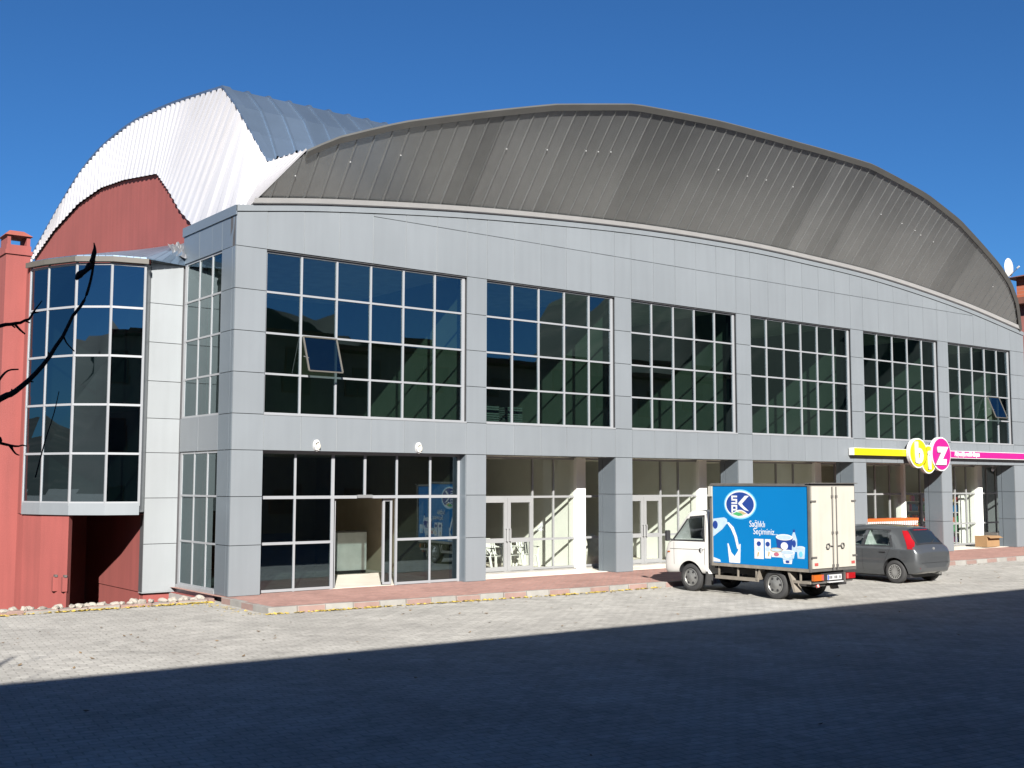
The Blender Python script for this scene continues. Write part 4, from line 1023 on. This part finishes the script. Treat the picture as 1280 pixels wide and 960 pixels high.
mb = MB(); mb.hexa([(-.74, 2.86, .7), (.74, 2.86, .7), (.74, 2.97, .7), (-.74, 2.97, .7), (-.74, 2.86, 1.85), (.74, 2.86, 1.85), (.70, 2.975, 1.85), (-.70, 2.975, 1.85)], 'rim_grey'); mb.build('cab_back', tk)
# dark seat shapes inside
for sx_ in (-.35, .35): mb = MB(); mb.box(sx_ - .2, sx_ + .2, 3.12, 3.2, 1.0, 1.42, 'van_grey'); mb.build('seat', tk, bevel=.04)

# ------------------------------------------------------------------ hatchback
car = thing('hatchback_car', 'dark grey five-door hatchback parked nose-in beside the box truck', 'car', (15.98, -6.42, 0.), R_(0.))
def csec(zb, zt, hb, hm, hbelt, ht, belt=.93):
    bl = min(belt, zt - .08); sp = zt - bl
    return [(0, zb), (hb * .82, zb), (hb * .97, zb + .07), (hm, zb + (bl - zb) * .42), (hm * .99, bl - .10), (hbelt, bl), (ht + (hbelt - ht) * .30, bl + sp * .62), (ht * .86, zt - sp * .06 - .01), (ht * .45, zt - .003), (0, zt)]
cb = Loft([(0.00, csec(.42, .70, .52, .56, .54, .40)), (0.03, csec(.33, .84, .64, .69, .66, .50)), (0.09, csec(.29, .93, .72, .775, .735, .56)), (0.17, csec(.26, 1.02, .76, .81, .765, .565)),
           (0.30, csec(.24, 1.20, .79, .835, .79, .56)), (0.44, csec(.22, 1.365, .80, .842, .80, .56)), (0.58, csec(.20, 1.445, .80, .845, .805, .565)), (0.85, csec(.19, 1.475, .80, .846, .81, .575)),
           (1.3, csec(.18, 1.492, .80, .846, .812, .585)), (1.9, csec(.18, 1.485, .80, .846, .812, .585)), (2.35, csec(.18, 1.42, .80, .846, .812, .58)), (2.75, csec(.18, 1.20, .80, .845, .81, .59)),
           (3.08, csec(.19, 1.0, .80, .84, .80, .62, .90)), (3.4, csec(.20, .92, .79, .835, .79, .62, .82)), (3.7, csec(.22, .82, .75, .80, .76, .58, .73)), (3.92, csec(.26, .68, .66, .71, .68, .5, .60)), (4.02, csec(.32, .56, .50, .54, .52, .4, .48))], 5, 4)
RW, FW = .68, 3.19
o = cb.mesh('car_grey').build('body', car)
cut_wheels(o, [(-1.0, -.55, RW, .31, .355), (.55, 1.0, RW, .31, .355), (-1.0, -.55, FW, .31, .355), (.55, 1.0, FW, .31, .355)]); cut_windows(o, [[(.83, .985), (1.60, .97), (1.545, 1.35), (.99, 1.335)], [(1.72, .97), (2.74, .965), (2.37, 1.26), (1.68, 1.35)]], 'cabinet_grey'); autosmooth(o, 35)
for sgn in (-1, 1):
    for nm, q in (('rear_side_window', [(.80, .97), (1.62, .955), (1.56, 1.36), (.98, 1.345)]), ('front_side_window', [(1.70, .955), (2.78, .95), (2.38, 1.27), (1.66, 1.36)])):
        mb = MB(); cb.side_patch(mb, q, sgn, 'car_glass', 10, 7, .004); mb.build(nm, car, recalc=False)
    mb = MB()
    for q in ([(1.62, .94), (1.70, .94), (1.66, 1.38), (1.56, 1.385)], [(.74, .95), (.81, .955), (.99, 1.35), (.93, 1.37)], [(.93, 1.345), (1.6, 1.36), (1.6, 1.39), (.93, 1.375)], [(1.6, 1.36), (2.38, 1.27), (2.36, 1.30), (1.6, 1.39)], [(.74, .935), (2.8, .93), (2.8, .952), (.74, .965)]): cb.side_patch(mb, q, sgn, 'black_trim', 10, 2, .006)
    mb.build('window_trim', car, recalc=False)
    for q in ([(1.64, .26), (1.65, .26), (1.66, .93), (1.65, .93)], [(.985, .52), (.995, .52), (.80, .93), (.79, .93)], [(2.72, .30), (2.73, .30), (2.80, .93), (2.79, .93)]): mb = MB(); cb.side_patch(mb, q, sgn, 'black_trim', 2, 8, .002); mb.build('door_seam', car, recalc=False)
    for y_ in (1.02, 1.92):
        mb = MB(); x_ = cb.xside(y_, .80); mb.box(*sorted((sgn * (x_ - .01), sgn * (x_ + .025))), y_ - .09, y_ + .09, .785, .815, 'black_trim'); mb.build('door_handle', car, bevel=.008)
    # tall tail light in the rear pillar
    mb = MB(); rows = []
    for i in range(9):
        v = i / 8; z = .90 + .46 * v; yb = .155 + .30 * v ** 1.1
        rows.append([(sgn * (cb.xside(yy, z) + .012), yy, z) for yy in (yb - .10, yb - .05, yb, yb + .06 + .02 * (1 - v), yb + .12 + .02 * (1 - v))] if False else
                    [(sgn * max(.0, cb.xside(yb + dd, z) + .010), yb + dd, z) for dd in (-.02, .02, .06, .11, .15)])
    mb.grid(rows, 'red_lens', flip=sgn < 0); mb.build('tail_light', car, recalc=False, smooth=60)
    mb = MB(); mb.box(*sorted((sgn * .50, sgn * .66)), .035, .08, .40, .435, 'red_lens'); mb.build('reflector', car, bevel=.006)
    mb = MB(); mb.box(*sorted((sgn * .86, sgn * 1.0)), 2.72, 2.86, .93, 1.05, 'car_grey'); mb.build('wing_mirror', car, bevel=.03)
    mb = MB(); mb.box(*sorted((sgn * .46, sgn * .70)), 3.74, 3.86, .60, .74, 'dish_white'); mb.build('headlight', car, bevel=.03)
def rear_patch(mb, quad, mat, off, n=10, m_=8):
    cb.top_patch(mb, quad, mat, n, m_, off, dy=-off * .7)
mb = MB(); rear_patch(mb, [(-.54, .185), (.54, .185), (.46, .50), (-.46, .50)], 'car_glass', .010); mb.build('rear_window', car, recalc=False)
mb = MB(); rear_patch(mb, [(-.58, .165), (.58, .165), (.56, .19), (-.56, .19)], 'black_trim', .012); rear_patch(mb, [(-.60, .17), (-.53, .17), (-.45, .51), (-.50, .51)], 'black_trim', .012); rear_patch(mb, [(.53, .17), (.60, .17), (.50, .51), (.45, .51)], 'black_trim', .012); mb.build('rear_window_trim', car, recalc=False)
mb = MB(); cb.top_patch(mb, [(-.52, 2.38), (.52, 2.38), (.60, 2.98), (-.60, 2.98)], 'car_glass', 10, 8, .006); mb.build('windscreen', car, recalc=False)
mb = MB(); mb.box(-.30, .30, .43, .48, 1.37, 1.385, 'red_lens'); mb.build('high_brake_light', car)
plate(car, 'number_plate', -.26, .26, .022, .60, .71)
mb = MB(); mb.tube([(0, .045, .90), (0, .075, .905)], .035, 'rim_silver', 14); mb.build('tailgate_badge', car)
mb = MB(); mb.box(-.62, .62, .0, .07, .545, .552, 'black_trim'); mb.build('tailgate_seam', car)
mb = MB(); mb.box(-.72, .72, .3, 3.8, .16, .24, 'black_trim'); mb.tube([(.3, .08, .25), (.3, .4, .26)], .035, 'rim_grey', 10); mb.build('underbody', car)
mb = MB(); mb.bar((.02, .165, 1.035), (.30, .235, 1.12), .02, .012, 'black_trim'); mb.build('rear_wiper', car)
mb = MB(); mb.tube([(0, .62, 1.46), (0, .42, 1.62)], .006, 'black_trim', 6); mb.build('aerial', car)
mb = MB(); 
for sx_ in (-.36, .36): mb.box(sx_ - .22, sx_ + .22, 1.75, 1.88, .6, 1.12, 'black_trim'); mb.box(sx_ - .12, sx_ + .12, 1.72, 1.80, 1.15, 1.30, 'black_trim')
mb.box(-.6, .6, .92, 1.02, .9, 1.10, 'black_trim'); mb.build('seat', car, bevel=.03)
for (x_, y_, sd) in ((-.735, RW, -1), (.735, RW, 1), (-.735, FW, -1), (.735, FW, 1)): wheel(car, x_, y_, .30, .19, sd, 'alloy')

# ------------------------------------------------------------------ things in and before the shops
st_ = thing('display_stand', 'orange shop stand with white striped front standing behind the grey car', 'stand', (22.75, .55, .13))
mb = MB(); mb.box(0, 3.3, 0, .55, 1.13, 1.22, 'orange_paint'); mb.build('counter_top', st_)
mb = MB()
for i in range(29): mb.hexa([(i * .112 + .01, -.02, .97), (i * .112 + .06, -.02, .97), (i * .112 + .06, .0, .97), (i * .112 + .01, .0, .97), (i * .112 + .03, -.02, 1.125), (i * .112 + .09, -.02, 1.125), (i * .112 + .09, .0, 1.125), (i * .112 + .03, .0, 1.125)], 'sign_white')
mb.build('striped_valance', st_)
mb = MB(); mb.box(.0, 3.3, .02, .53, .0, 1.125, 'orange_paint'); mb.build('base', st_, bevel=.01)
mb = MB(); mb.box(-.02, .08, .45, .55, 1.102, 2.1, 'orange_paint'); mb.build('post', st_)
cb2 = thing('white_cabinet', 'white upright cabinet with a box on top inside the shop behind the orange stand', 'cabinet', (23.9, 2.05, .14))
mb = MB(); mb.box(-.30, .30, 0, .5, 0, 1.55, 'shelf_white'); mb.build('cabinet_body', cb2, bevel=.01)
mb = MB(); mb.box(-.2, .12, .05, .4, 1.552, 2.15, 'sack_white'); mb.build('top_box', cb2, bevel=.02)
cd = thing('cardboard_box', 'brown cardboard box on the threshold of the last shop', 'box', (30.75, .62, .16))
mb = MB(); mb.box(-.45, .45, -.25, .25, 0, .42, 'cardboard'); mb.build('carton', cd, bevel=.006)
mb = MB(); mb.hexa([(-.45, -.27, .40), (.45, -.27, .40), (.45, -.40, .34), (-.45, -.40, .34), (-.45, -.27, .41), (.45, -.27, .41), (.45, -.40, .35), (-.45, -.40, .35)], 'cardboard'); mb.build('flap', cd)
bn = thing('dark_bin', 'low dark crate behind the cardboard box in the last bay', 'crate', (32.05, 1.0, .16))
mb = MB(); mb.box(-.35, .35, -.25, .25, 0, .5, 'van_grey'); mb.build('crate_body', bn, bevel=.01)
# shelves of goods in the last shop
cols_ = ['sign_magenta', 'orange_paint', 'poster_navy', 'sign_white', 'red_lens', 'leaf_yellow', 'poster_blue', 'black_trim', 'poster_green', 'plastic_white']
for si, (x_, lab) in enumerate(((3.22, 'nearer'), (4.56, 'farther'))):
    sh = thing('shop_shelf', 'white shelf rack of packaged goods along the wall behind the last shop window, %s one' % lab, 'shelf', (31.12, x_, .14), R_(-90), group='shelf racks in the last shop')
    mb = MB()
    for xx in (0, 1.2): mb.box(xx, xx + .04, 0, .4, 0, 2.1, 'shelf_white')
    for z in (.08, .48, .88, 1.28, 1.68, 2.06): mb.box(.04, 1.2, 0, .4, z, z + .03, 'shelf_white')
    mb.box(.04, 1.2, .38, .4, 0, 2.1, 'shelf_white'); mb.build('rack', sh)
    for z in (.11, .51, .91, 1.31, 1.71):
        xx = .06; mb = MB()
        while xx < 1.08:
            w_ = random.uniform(.09, .16); mb.box(xx, xx + w_ - .012, .03, .3, z, z + random.uniform(.18, .31), random.choice(cols_)); xx += w_
        tag(mb.build('goods', sh), kind='stuff')
for i, x_ in enumerate((22.8, 24.9, 25.7)):
    sh = thing('shop_shelf', ('dark shop shelf behind the window left of the white cabinet', 'dark goods shelf seen behind the middle panes of the shop', 'dark goods shelf behind the right panes of the shop')[i], 'shelf', (x_, 3.0, .14))
    mb = MB()
    for xx in (0, .66): mb.box(xx, xx + .03, 0, .4, 0, 2.0, 'van_grey')
    for z in (.1, .5, .9, 1.3, 1.7): mb.box(.03, .66, 0, .4, z, z + .03, 'van_grey')
    mb.build('rack', sh)
    for z in (.13, .53, .93, 1.33):
        xx = .05; mb = MB()
        while xx < .56:
            w_ = random.uniform(.08, .14); mb.box(xx, xx + w_ - .012, .03, .3, z, z + random.uniform(.15, .3), random.choice(cols_)); xx += w_
        tag(mb.build('goods', sh), kind='stuff')
# white plastic chairs kept behind the glass door
def chair(loc, rz, lab):
    t = thing('plastic_chair', lab, 'chair', loc, rz, 'white plastic chairs behind the shop door')
    mb = MB(); rows = [[(-.22 + .44 * i / 6, -.20 + .42 * j / 6, .43 + .012 * math.sin(3.14 * i / 6) - .02 * (j / 6)) for i in range(7)] for j in range(7)]
    mb.grid(rows, 'plastic_white'); o = mb.build('seat', t, recalc=False); sm = o.modifiers.new('s', 'SOLIDIFY'); sm.thickness = .012
    mb = MB()
    for i in range(6): x_ = -.19 + .076 * i; mb.bar((x_, .21, .44), (x_ * 1.02, .30, .80), .045, .012, 'plastic_white', up=(0, 1, 0))
    mb.bar((-.22, .30, .82), (.22, .30, .82), .02, .08, 'plastic_white'); mb.build('backrest', t)
    for sx_, sy in ((-1, -1), (1, -1), (-1, 1), (1, 1)):
        mb = MB(); mb.bar((sx_ * .20, sy * .19, .43), (sx_ * .25, sy * .25, .0), .06, .035, 'plastic_white', up=(0, 1, 0)); mb.build('leg', t)
    for sx_ in (-1, 1):
        mb = MB(); mb.tube([(sx_ * .23, -.18, .43), (sx_ * .26, -.20, .64), (sx_ * .26, .1, .66), (sx_ * .23, .29, .66)], .02, 'plastic_white', 6); mb.build('armrest', t)
for i, (x_, y_, lab) in enumerate(((7.60, 2.25, 'white plastic chair behind the shop glass, leftmost and half hidden by the pillar'), (8.12, 2.20, 'white plastic chair behind the left leaf of the glass door'), (8.40, 2.95, 'white plastic chair in the second row between the two front chairs'), (8.68, 2.22, 'white plastic chair behind the meeting stile of the glass door'), (9.22, 2.18, 'white plastic chair behind the right leaf of the glass door'))):
    chair((x_, y_, .137), R_(random.uniform(-12, 12)), lab)
sk = MB(); rows = []
for i in range(9):
    v = i / 8; r = .34 * math.sin(math.pi * (.12 + .84 * v)) + .04; rows.append([(r * math.cos(a) * (1 + .12 * math.sin(3 * a + 4 * v)), r * math.sin(a) * (1 + .1 * math.cos(5 * a)), .95 * v) for a in (2 * math.pi * q / 14 for q in range(14))])
sk.grid(rows, 'sack_white', close=True); sk.face(rows[-1], 'sack_white'); o = sk.build('white_sack', smooth=70); o.location = (11.75, 2.3, .137)
tag(o, 'tall crumpled white sack standing inside the glass right of the white column', 'sack')
t = thing('metal_cabinet', 'pale grey cabinet standing inside the open sliding door', 'cabinet', (4.55, 4.2, .137))
mb = MB(); mb.box(-.45, .45, -.25, .25, .08, 1.1, 'cabinet_grey'); mb.build('cabinet_body', t, bevel=.01)
mb = MB(); mb.box(-.45, .45, -.26, .26, 1.102, 1.14, 'van_grey'); mb.build('cabinet_top', t)
mb = MB(); mb.box(-.43, .43, -.23, .23, .0, .08, 'black_trim'); mb.build('plinth', t)
# objects standing upstairs behind the second window
for x_, lab in ((7.05, 'left'), (7.85, 'right')):
    t = thing('stacked_stools', 'tall dark stack of slatted trays upstairs behind the second window, %s stack' % lab, 'stack', (x_, 1.2, 3.81))
    mb = MB()
    for i in range(14): mb.box(-.25, .25, -.2, .2, .06 * i, .06 * i + .04, 'cabinet_grey')
    mb.box(-.02, .02, -.02, .02, 0, .9, 'van_grey'); mb.build('trays', t)

# ------------------------------------------------------------------ bare tree at the left, mostly out of the frame
tr = thing('bare_tree', 'leafless tree whose dark twigs reach into the left edge in front of the glazed bow', 'tree', (-12.9, -17.0, 0))
TO = Vector((12.9, 17.0, 0))
def tp(l): return [Vector(q) + TO for q in l]
mb = MB(); mb.tube(tp([(-12.9, -17., -.1), (-12.85, -17.02, 1.), (-12.9, -17.0, 2.2), (-12.95, -16.95, 3.6), (-13.1, -16.9, 5.2), (-13.2, -16.9, 7.)]), [.17, .14, .12, .10, .075, .03], 'bark', 12); mb.build('trunk', tr, smooth=60)
def limb(name, pts, r0, r1, kids=()):
    mb = MB(); pts = crom(pts, 3); n = len(pts)
    jit = [Vector((random.uniform(-1, 1), random.uniform(-1, 1), random.uniform(-1, 1))) * .004 for _ in pts]
    mb.tube(tp([p + j for p, j in zip(pts, jit)]), [(r0 + (r1 - r0) * i / (n - 1)) * .5 for i in range(n)], 'bark', 7)
    for i in range(2, n - 2, 3):
        p = pts[i]; d = (pts[i + 1] - pts[i - 1]).normalized(); q = p + Vector((d.z, 0, -d.x)) * random.choice((-1, 1)) * .02 + d * .015
        mb.tube(tp([p, q]), [.006, .003], 'bark', 5)
    for kpts, a, b in kids:
        kp = crom(kpts, 3); mb.tube(tp(kp), [a + (b - a) * i / (len(kp) - 1) for i in range(len(kp))], 'bark', 6)
    mb.build(name, tr, smooth=60)
Y_ = -17.4
def P2(l): return [(x, Y_, z) for x, z in l]
limb('branch', [(-12.9, -17., 1.9), (-12., -17.2, 2.2), (-10.8, -17.35, 2.62)] + P2([(-9.89, 2.90), (-9.68, 3.01), (-9.61, 3.05), (-9.52, 3.14), (-9.42, 3.29), (-9.34, 3.46)]), .05, .016,
     [(P2([(-9.34, 3.46), (-9.29, 3.54), (-9.26, 3.65), (-9.245, 3.76)]), .009, .006), (P2([(-9.39, 3.35), (-9.37, 3.31), (-9.33, 3.27)]), .005, .003), (P2([(-9.76, 2.97), (-9.69, 3.10), (-9.65, 3.15), (-9.6, 3.16)]), .008, .004),
      (P2([(-9.5, 2.62), (-9.46, 2.80), (-9.42, 2.95), (-9.40, 3.06)]), .004, .002)])
limb('branch', [(-12.92, -17., 2.4), (-12., -17.3, 2.8), (-10.8, -17.4, 3.18)] + P2([(-9.84, 3.34), (-9.7, 3.37), (-9.62, 3.39), (-9.56, 3.42), (-9.53, 3.47), (-9.5, 3.52)]), .035, .005, [(P2([(-9.63, 3.39), (-9.60, 3.36), (-9.575, 3.34)]), .007, .004)])
limb('branch', [(-12.9, -17., 1.6), (-12., -17.2, 2.1), (-10.9, -17.4, 2.55)] + P2([(-9.78, 2.79), (-9.67, 2.79), (-9.6, 2.775), (-9.55, 2.78)]), .035, .006, [(P2([(-9.63, 2.78), (-9.60, 2.74), (-9.58, 2.73)]), .006, .003)])
for i in range(16):
    z = random.uniform(3.2, 6.6); a = random.uniform(2.2, 5.6); l = random.uniform(1.0, 2.2); d = Vector((math.cos(a), math.sin(a) * .7, random.uniform(.3, .9)))
    p0 = Vector((-13., -16.95, z)); p1 = p0 + d * l * .5 + Vector((0, 0, .1)); p2 = p0 + d * l + Vector((0, 0, .3))
    kids = []
    for q in range(3):
        s0 = p0.lerp(p2, random.uniform(.4, .9)); kids.append(([s0, s0 + Vector((random.uniform(-.4, .2), random.uniform(-.4, .4), random.uniform(.2, .6)))], .008, .003))
    limb('branch', [p0, p1, p2], .035, .006, kids)
# curled dry leaf cluster hanging at the tip
mb = MB(); L2 = [(-9.335, 3.645), (-9.315, 3.675), (-9.285, 3.70), (-9.262, 3.735), (-9.25, 3.78), (-9.245, 3.82), (-9.25, 3.85)]
mb.tube(tp(crom(P2(L2), 3)), [.007, .012, .017, .019, .016, .014, .013, .016, .019, .018, .015, .013, .012, .013, .011, .008, .006, .004, .003][:19], 'dry_leaf', 7); mb.build('dry_leaf', tr)

# ------------------------------------------------------------------ house behind the camera: throws the long shadow, shows in the panes
RZ = -.043
hs = thing('opposite_building', 'long plastered house across the yard, seen mirrored in the window panes', 'building', (0, -24.25, 0), RZ)
HX0, HX1, HH = -40., 46., 9.6
mb = MB(); mb.box(HX0, HX1, -12., -.75, 0, HH - .3, 'house_plaster'); mb.build('wall', hs)
mb = MB(); mb.hexa([(HX0 - .6, -12.6, HH - .25), (HX1 + .6, -12.6, HH - .25), (HX1 + .6, 0, HH - .25), (HX0 - .6, 0, HH - .25), (HX0 - .6, -12.6, HH), (HX1 + .6, -12.6, HH), (HX1 + .6, 0, HH), (HX0 - .6, 0, HH)], 'house_tile')
mb.hexa([(HX0 - .5, -12.4, HH + .002), (HX1 + .5, -12.4, HH + .002), (HX1 + .5, -.1, HH + .002), (HX0 - .5, -.1, HH + .002), (HX0 + 6, -6.5, HH + .7), (HX1 - 6, -6.5, HH + .7), (HX1 - 6, -6.2, HH + .7), (HX0 + 6, -6.2, HH + .7)], 'house_tile'); mb.build('roof', hs)

for f_ in range(3):
    for i in range(20):
        x_ = HX0 + 2.5 + i * 4.2; z_ = .9 + f_ * 3.1
        if x_ > HX1 - 2: continue
        m_ = MB(); m_.box(x_, x_ + 1.5, -.76, -.70, z_, z_ + 1.5, 'house_tile'); wi = m_.build('window', hs)
        m_ = MB(); m_.box(x_ + .07, x_ + .72, -.74, -.69, z_ + .07, z_ + 1.43, 'gasket'); m_.box(x_ + .78, x_ + 1.43, -.74, -.69, z_ + .07, z_ + 1.43, 'gasket'); m_.build('pane', wi)
# ------------------------------------------------------------------ brick house beyond the right end
bh = thing('brick_house', 'orange brick and pink rendered house just past the right end of the hall', 'building', (40., 0, 0))
mb = MB(); mb.box(0, 11., -1.2, 4.0, 0, 10.9, 'brick_pink'); mb.build('wall', bh)
mb = MB(); mb.box(.02, 10.9, -1.1, 4.05, 11.2, 12.2, 'brick_orange'); mb.build('attic_wall', bh)
mb = MB(); mb.box(-.5, 11.3, -1.6, 4.3, 10.9, 11.2, 'house_tile'); mb.hexa([(-.35, -1.5, 12.2), (11.2, -1.5, 12.2), (11.2, 4.45, 12.2), (-.35, 4.45, 12.2), (4.5, 1., 13.4), (6.5, 1., 13.4), (6.5, 2., 13.4), (4.5, 2., 13.4)], 'house_tile'); mb.build('roof', bh)
mb = MB(); mb.box(2.1, 2.2, 2.8, 2.9, 12.6, 14.2, 'van_grey'); mb.box(2.1, 2.2, 2.2, 2.3, 12.6, 14.2, 'van_grey'); mb.box(2.1, 2.2, 2.2, 2.9, 14.1, 14.2, 'van_grey'); mb.build('roof_frame', bh)
for z_ in (1.2, 4.4, 7.6):
    m_ = MB(); m_.box(-.02, .05, 1.6, 3.0, z_, z_ + 1.5, 'sign_white'); wi = m_.build('window', bh); m_ = MB(); m_.box(-.035, -.022, 1.7, 2.9, z_ + .1, z_ + 1.4, 'gasket'); m_.build('pane', wi)
fp = MB(); fp.tube([(0, 0, -.05), (0, 0, 9.9)], .06, 'pole_magenta', 10); o = fp.build('flag_pole'); o.location = (34.0, .3, 0); tag(o, 'slim magenta pole at the far right end of the facade', 'pole')

# ------------------------------------------------------------------ hills around
def ridge(ph):   # elevation of the skyline in degrees against azimuth phi (from -y towards +x)
    K = [(-180, 2), (-110, 3), (-80, 6), (-40, 8), (-10, 7.5), (10, 9.5), (22, 10.2), (27, 9.2), (31, 7.6), (35.7, 5.2), (38.9, 6.6), (41, 8.6), (43.5, 11.2), (48, 14.5), (56, 16), (70, 13), (90, 8), (120, 3), (180, 2)]
    return interp(ph, K)
mb = MB(); rows = []; NA = 360
for k in range(9):
    f = k / 8; R = 260 + 520 * f; row = []
    for i in range(NA):
        ph = -180 + 360 * i / NA; e = ridge(ph) + .35 * math.sin(ph * 1.7) + .25 * math.sin(ph * 4.3 + 1) + .2 * random.uniform(-1, 1)
        h = math.tan(R_(max(.5, e))) * 780 * (f ** 1.15) * (1 + .06 * math.sin(ph * .9 + 5 * f)) * (1 + .05 * random.uniform(-1, 1) * (f < 1))
        a = R_(ph); row.append((CAM.x + R * math.sin(a), -R * math.cos(a), -1. if k == 0 else h))
    rows.append(row)
mb.grid(rows, 'hill_scrub', close=True); tag(mb.build('hills', smooth=80), kind='structure')

# ------------------------------------------------------------------ fallen leaves
def leaves(name, spots, mat, lab):
    mb = MB()
    for (x_, y_, z_, s_) in spots:
        a = random.uniform(0, 6.28); u = Vector((math.cos(a), math.sin(a), random.uniform(-.25, .25))) * s_; v = Vector((-math.sin(a), math.cos(a), random.uniform(-.25, .25))) * s_ * .6; c = Vector((x_, y_, z_ + s_ * .25))
        up = Vector((0, 0, s_ * .25)); mb.face([c - u, c - v * .9 + up * .3, c + u * .9 + up], mat); mb.face([c - u, c + u * .9 + up, c + v * .9 - up * .2], mat)
    o = mb.build(name, recalc=False); tag(o, lab, 'leaves', kind='stuff')
sp = []
for i in range(1100):
    x_ = random.uniform(-1.1, 9.2); d = abs(random.gauss(0, .05)) ; sp.append((x_, swy(x_) - .02 - d, .004, random.uniform(.03, .065))) if random.random() < .35 + .65 * (math.sin(x_ * 2.1) > .1) * (math.sin(x_ * 5.3) > -.4) else None
for i in range(900):
    x_ = random.uniform(-7., -1.); sp.append((x_, .33 - abs(random.gauss(0, .06)), .004, random.uniform(.03, .065))) if random.random() < .3 + .7 * (math.sin(x_ * 3.) > -.2) else None
for i in range(90):
    y_ = random.uniform(-2.5, .2); sp.append((-1.05 - abs(random.gauss(0, .25)), y_, .004, random.uniform(.02, .04)))
leaves('fallen_leaves', [q for q in sp if q], 'leaf_yellow', 'yellow fallen leaves gathered along the kerbs')
sp = []
for i in range(260):
    y_ = -7.5 + 7. * random.random(); x_ = random.uniform(-9, 24); sp.append((x_, min(y_, swy(max(x_, -1)) - .3 if x_ > -1 else .2), .004, random.uniform(.02, .05)))
for i in range(40): sp.append((random.uniform(-8, 14), random.uniform(-16, -8.5), .004, random.uniform(.02, .05)))
leaves('scattered_leaves', sp, 'leaf_brown', 'dry brown leaves scattered over the paved yard')
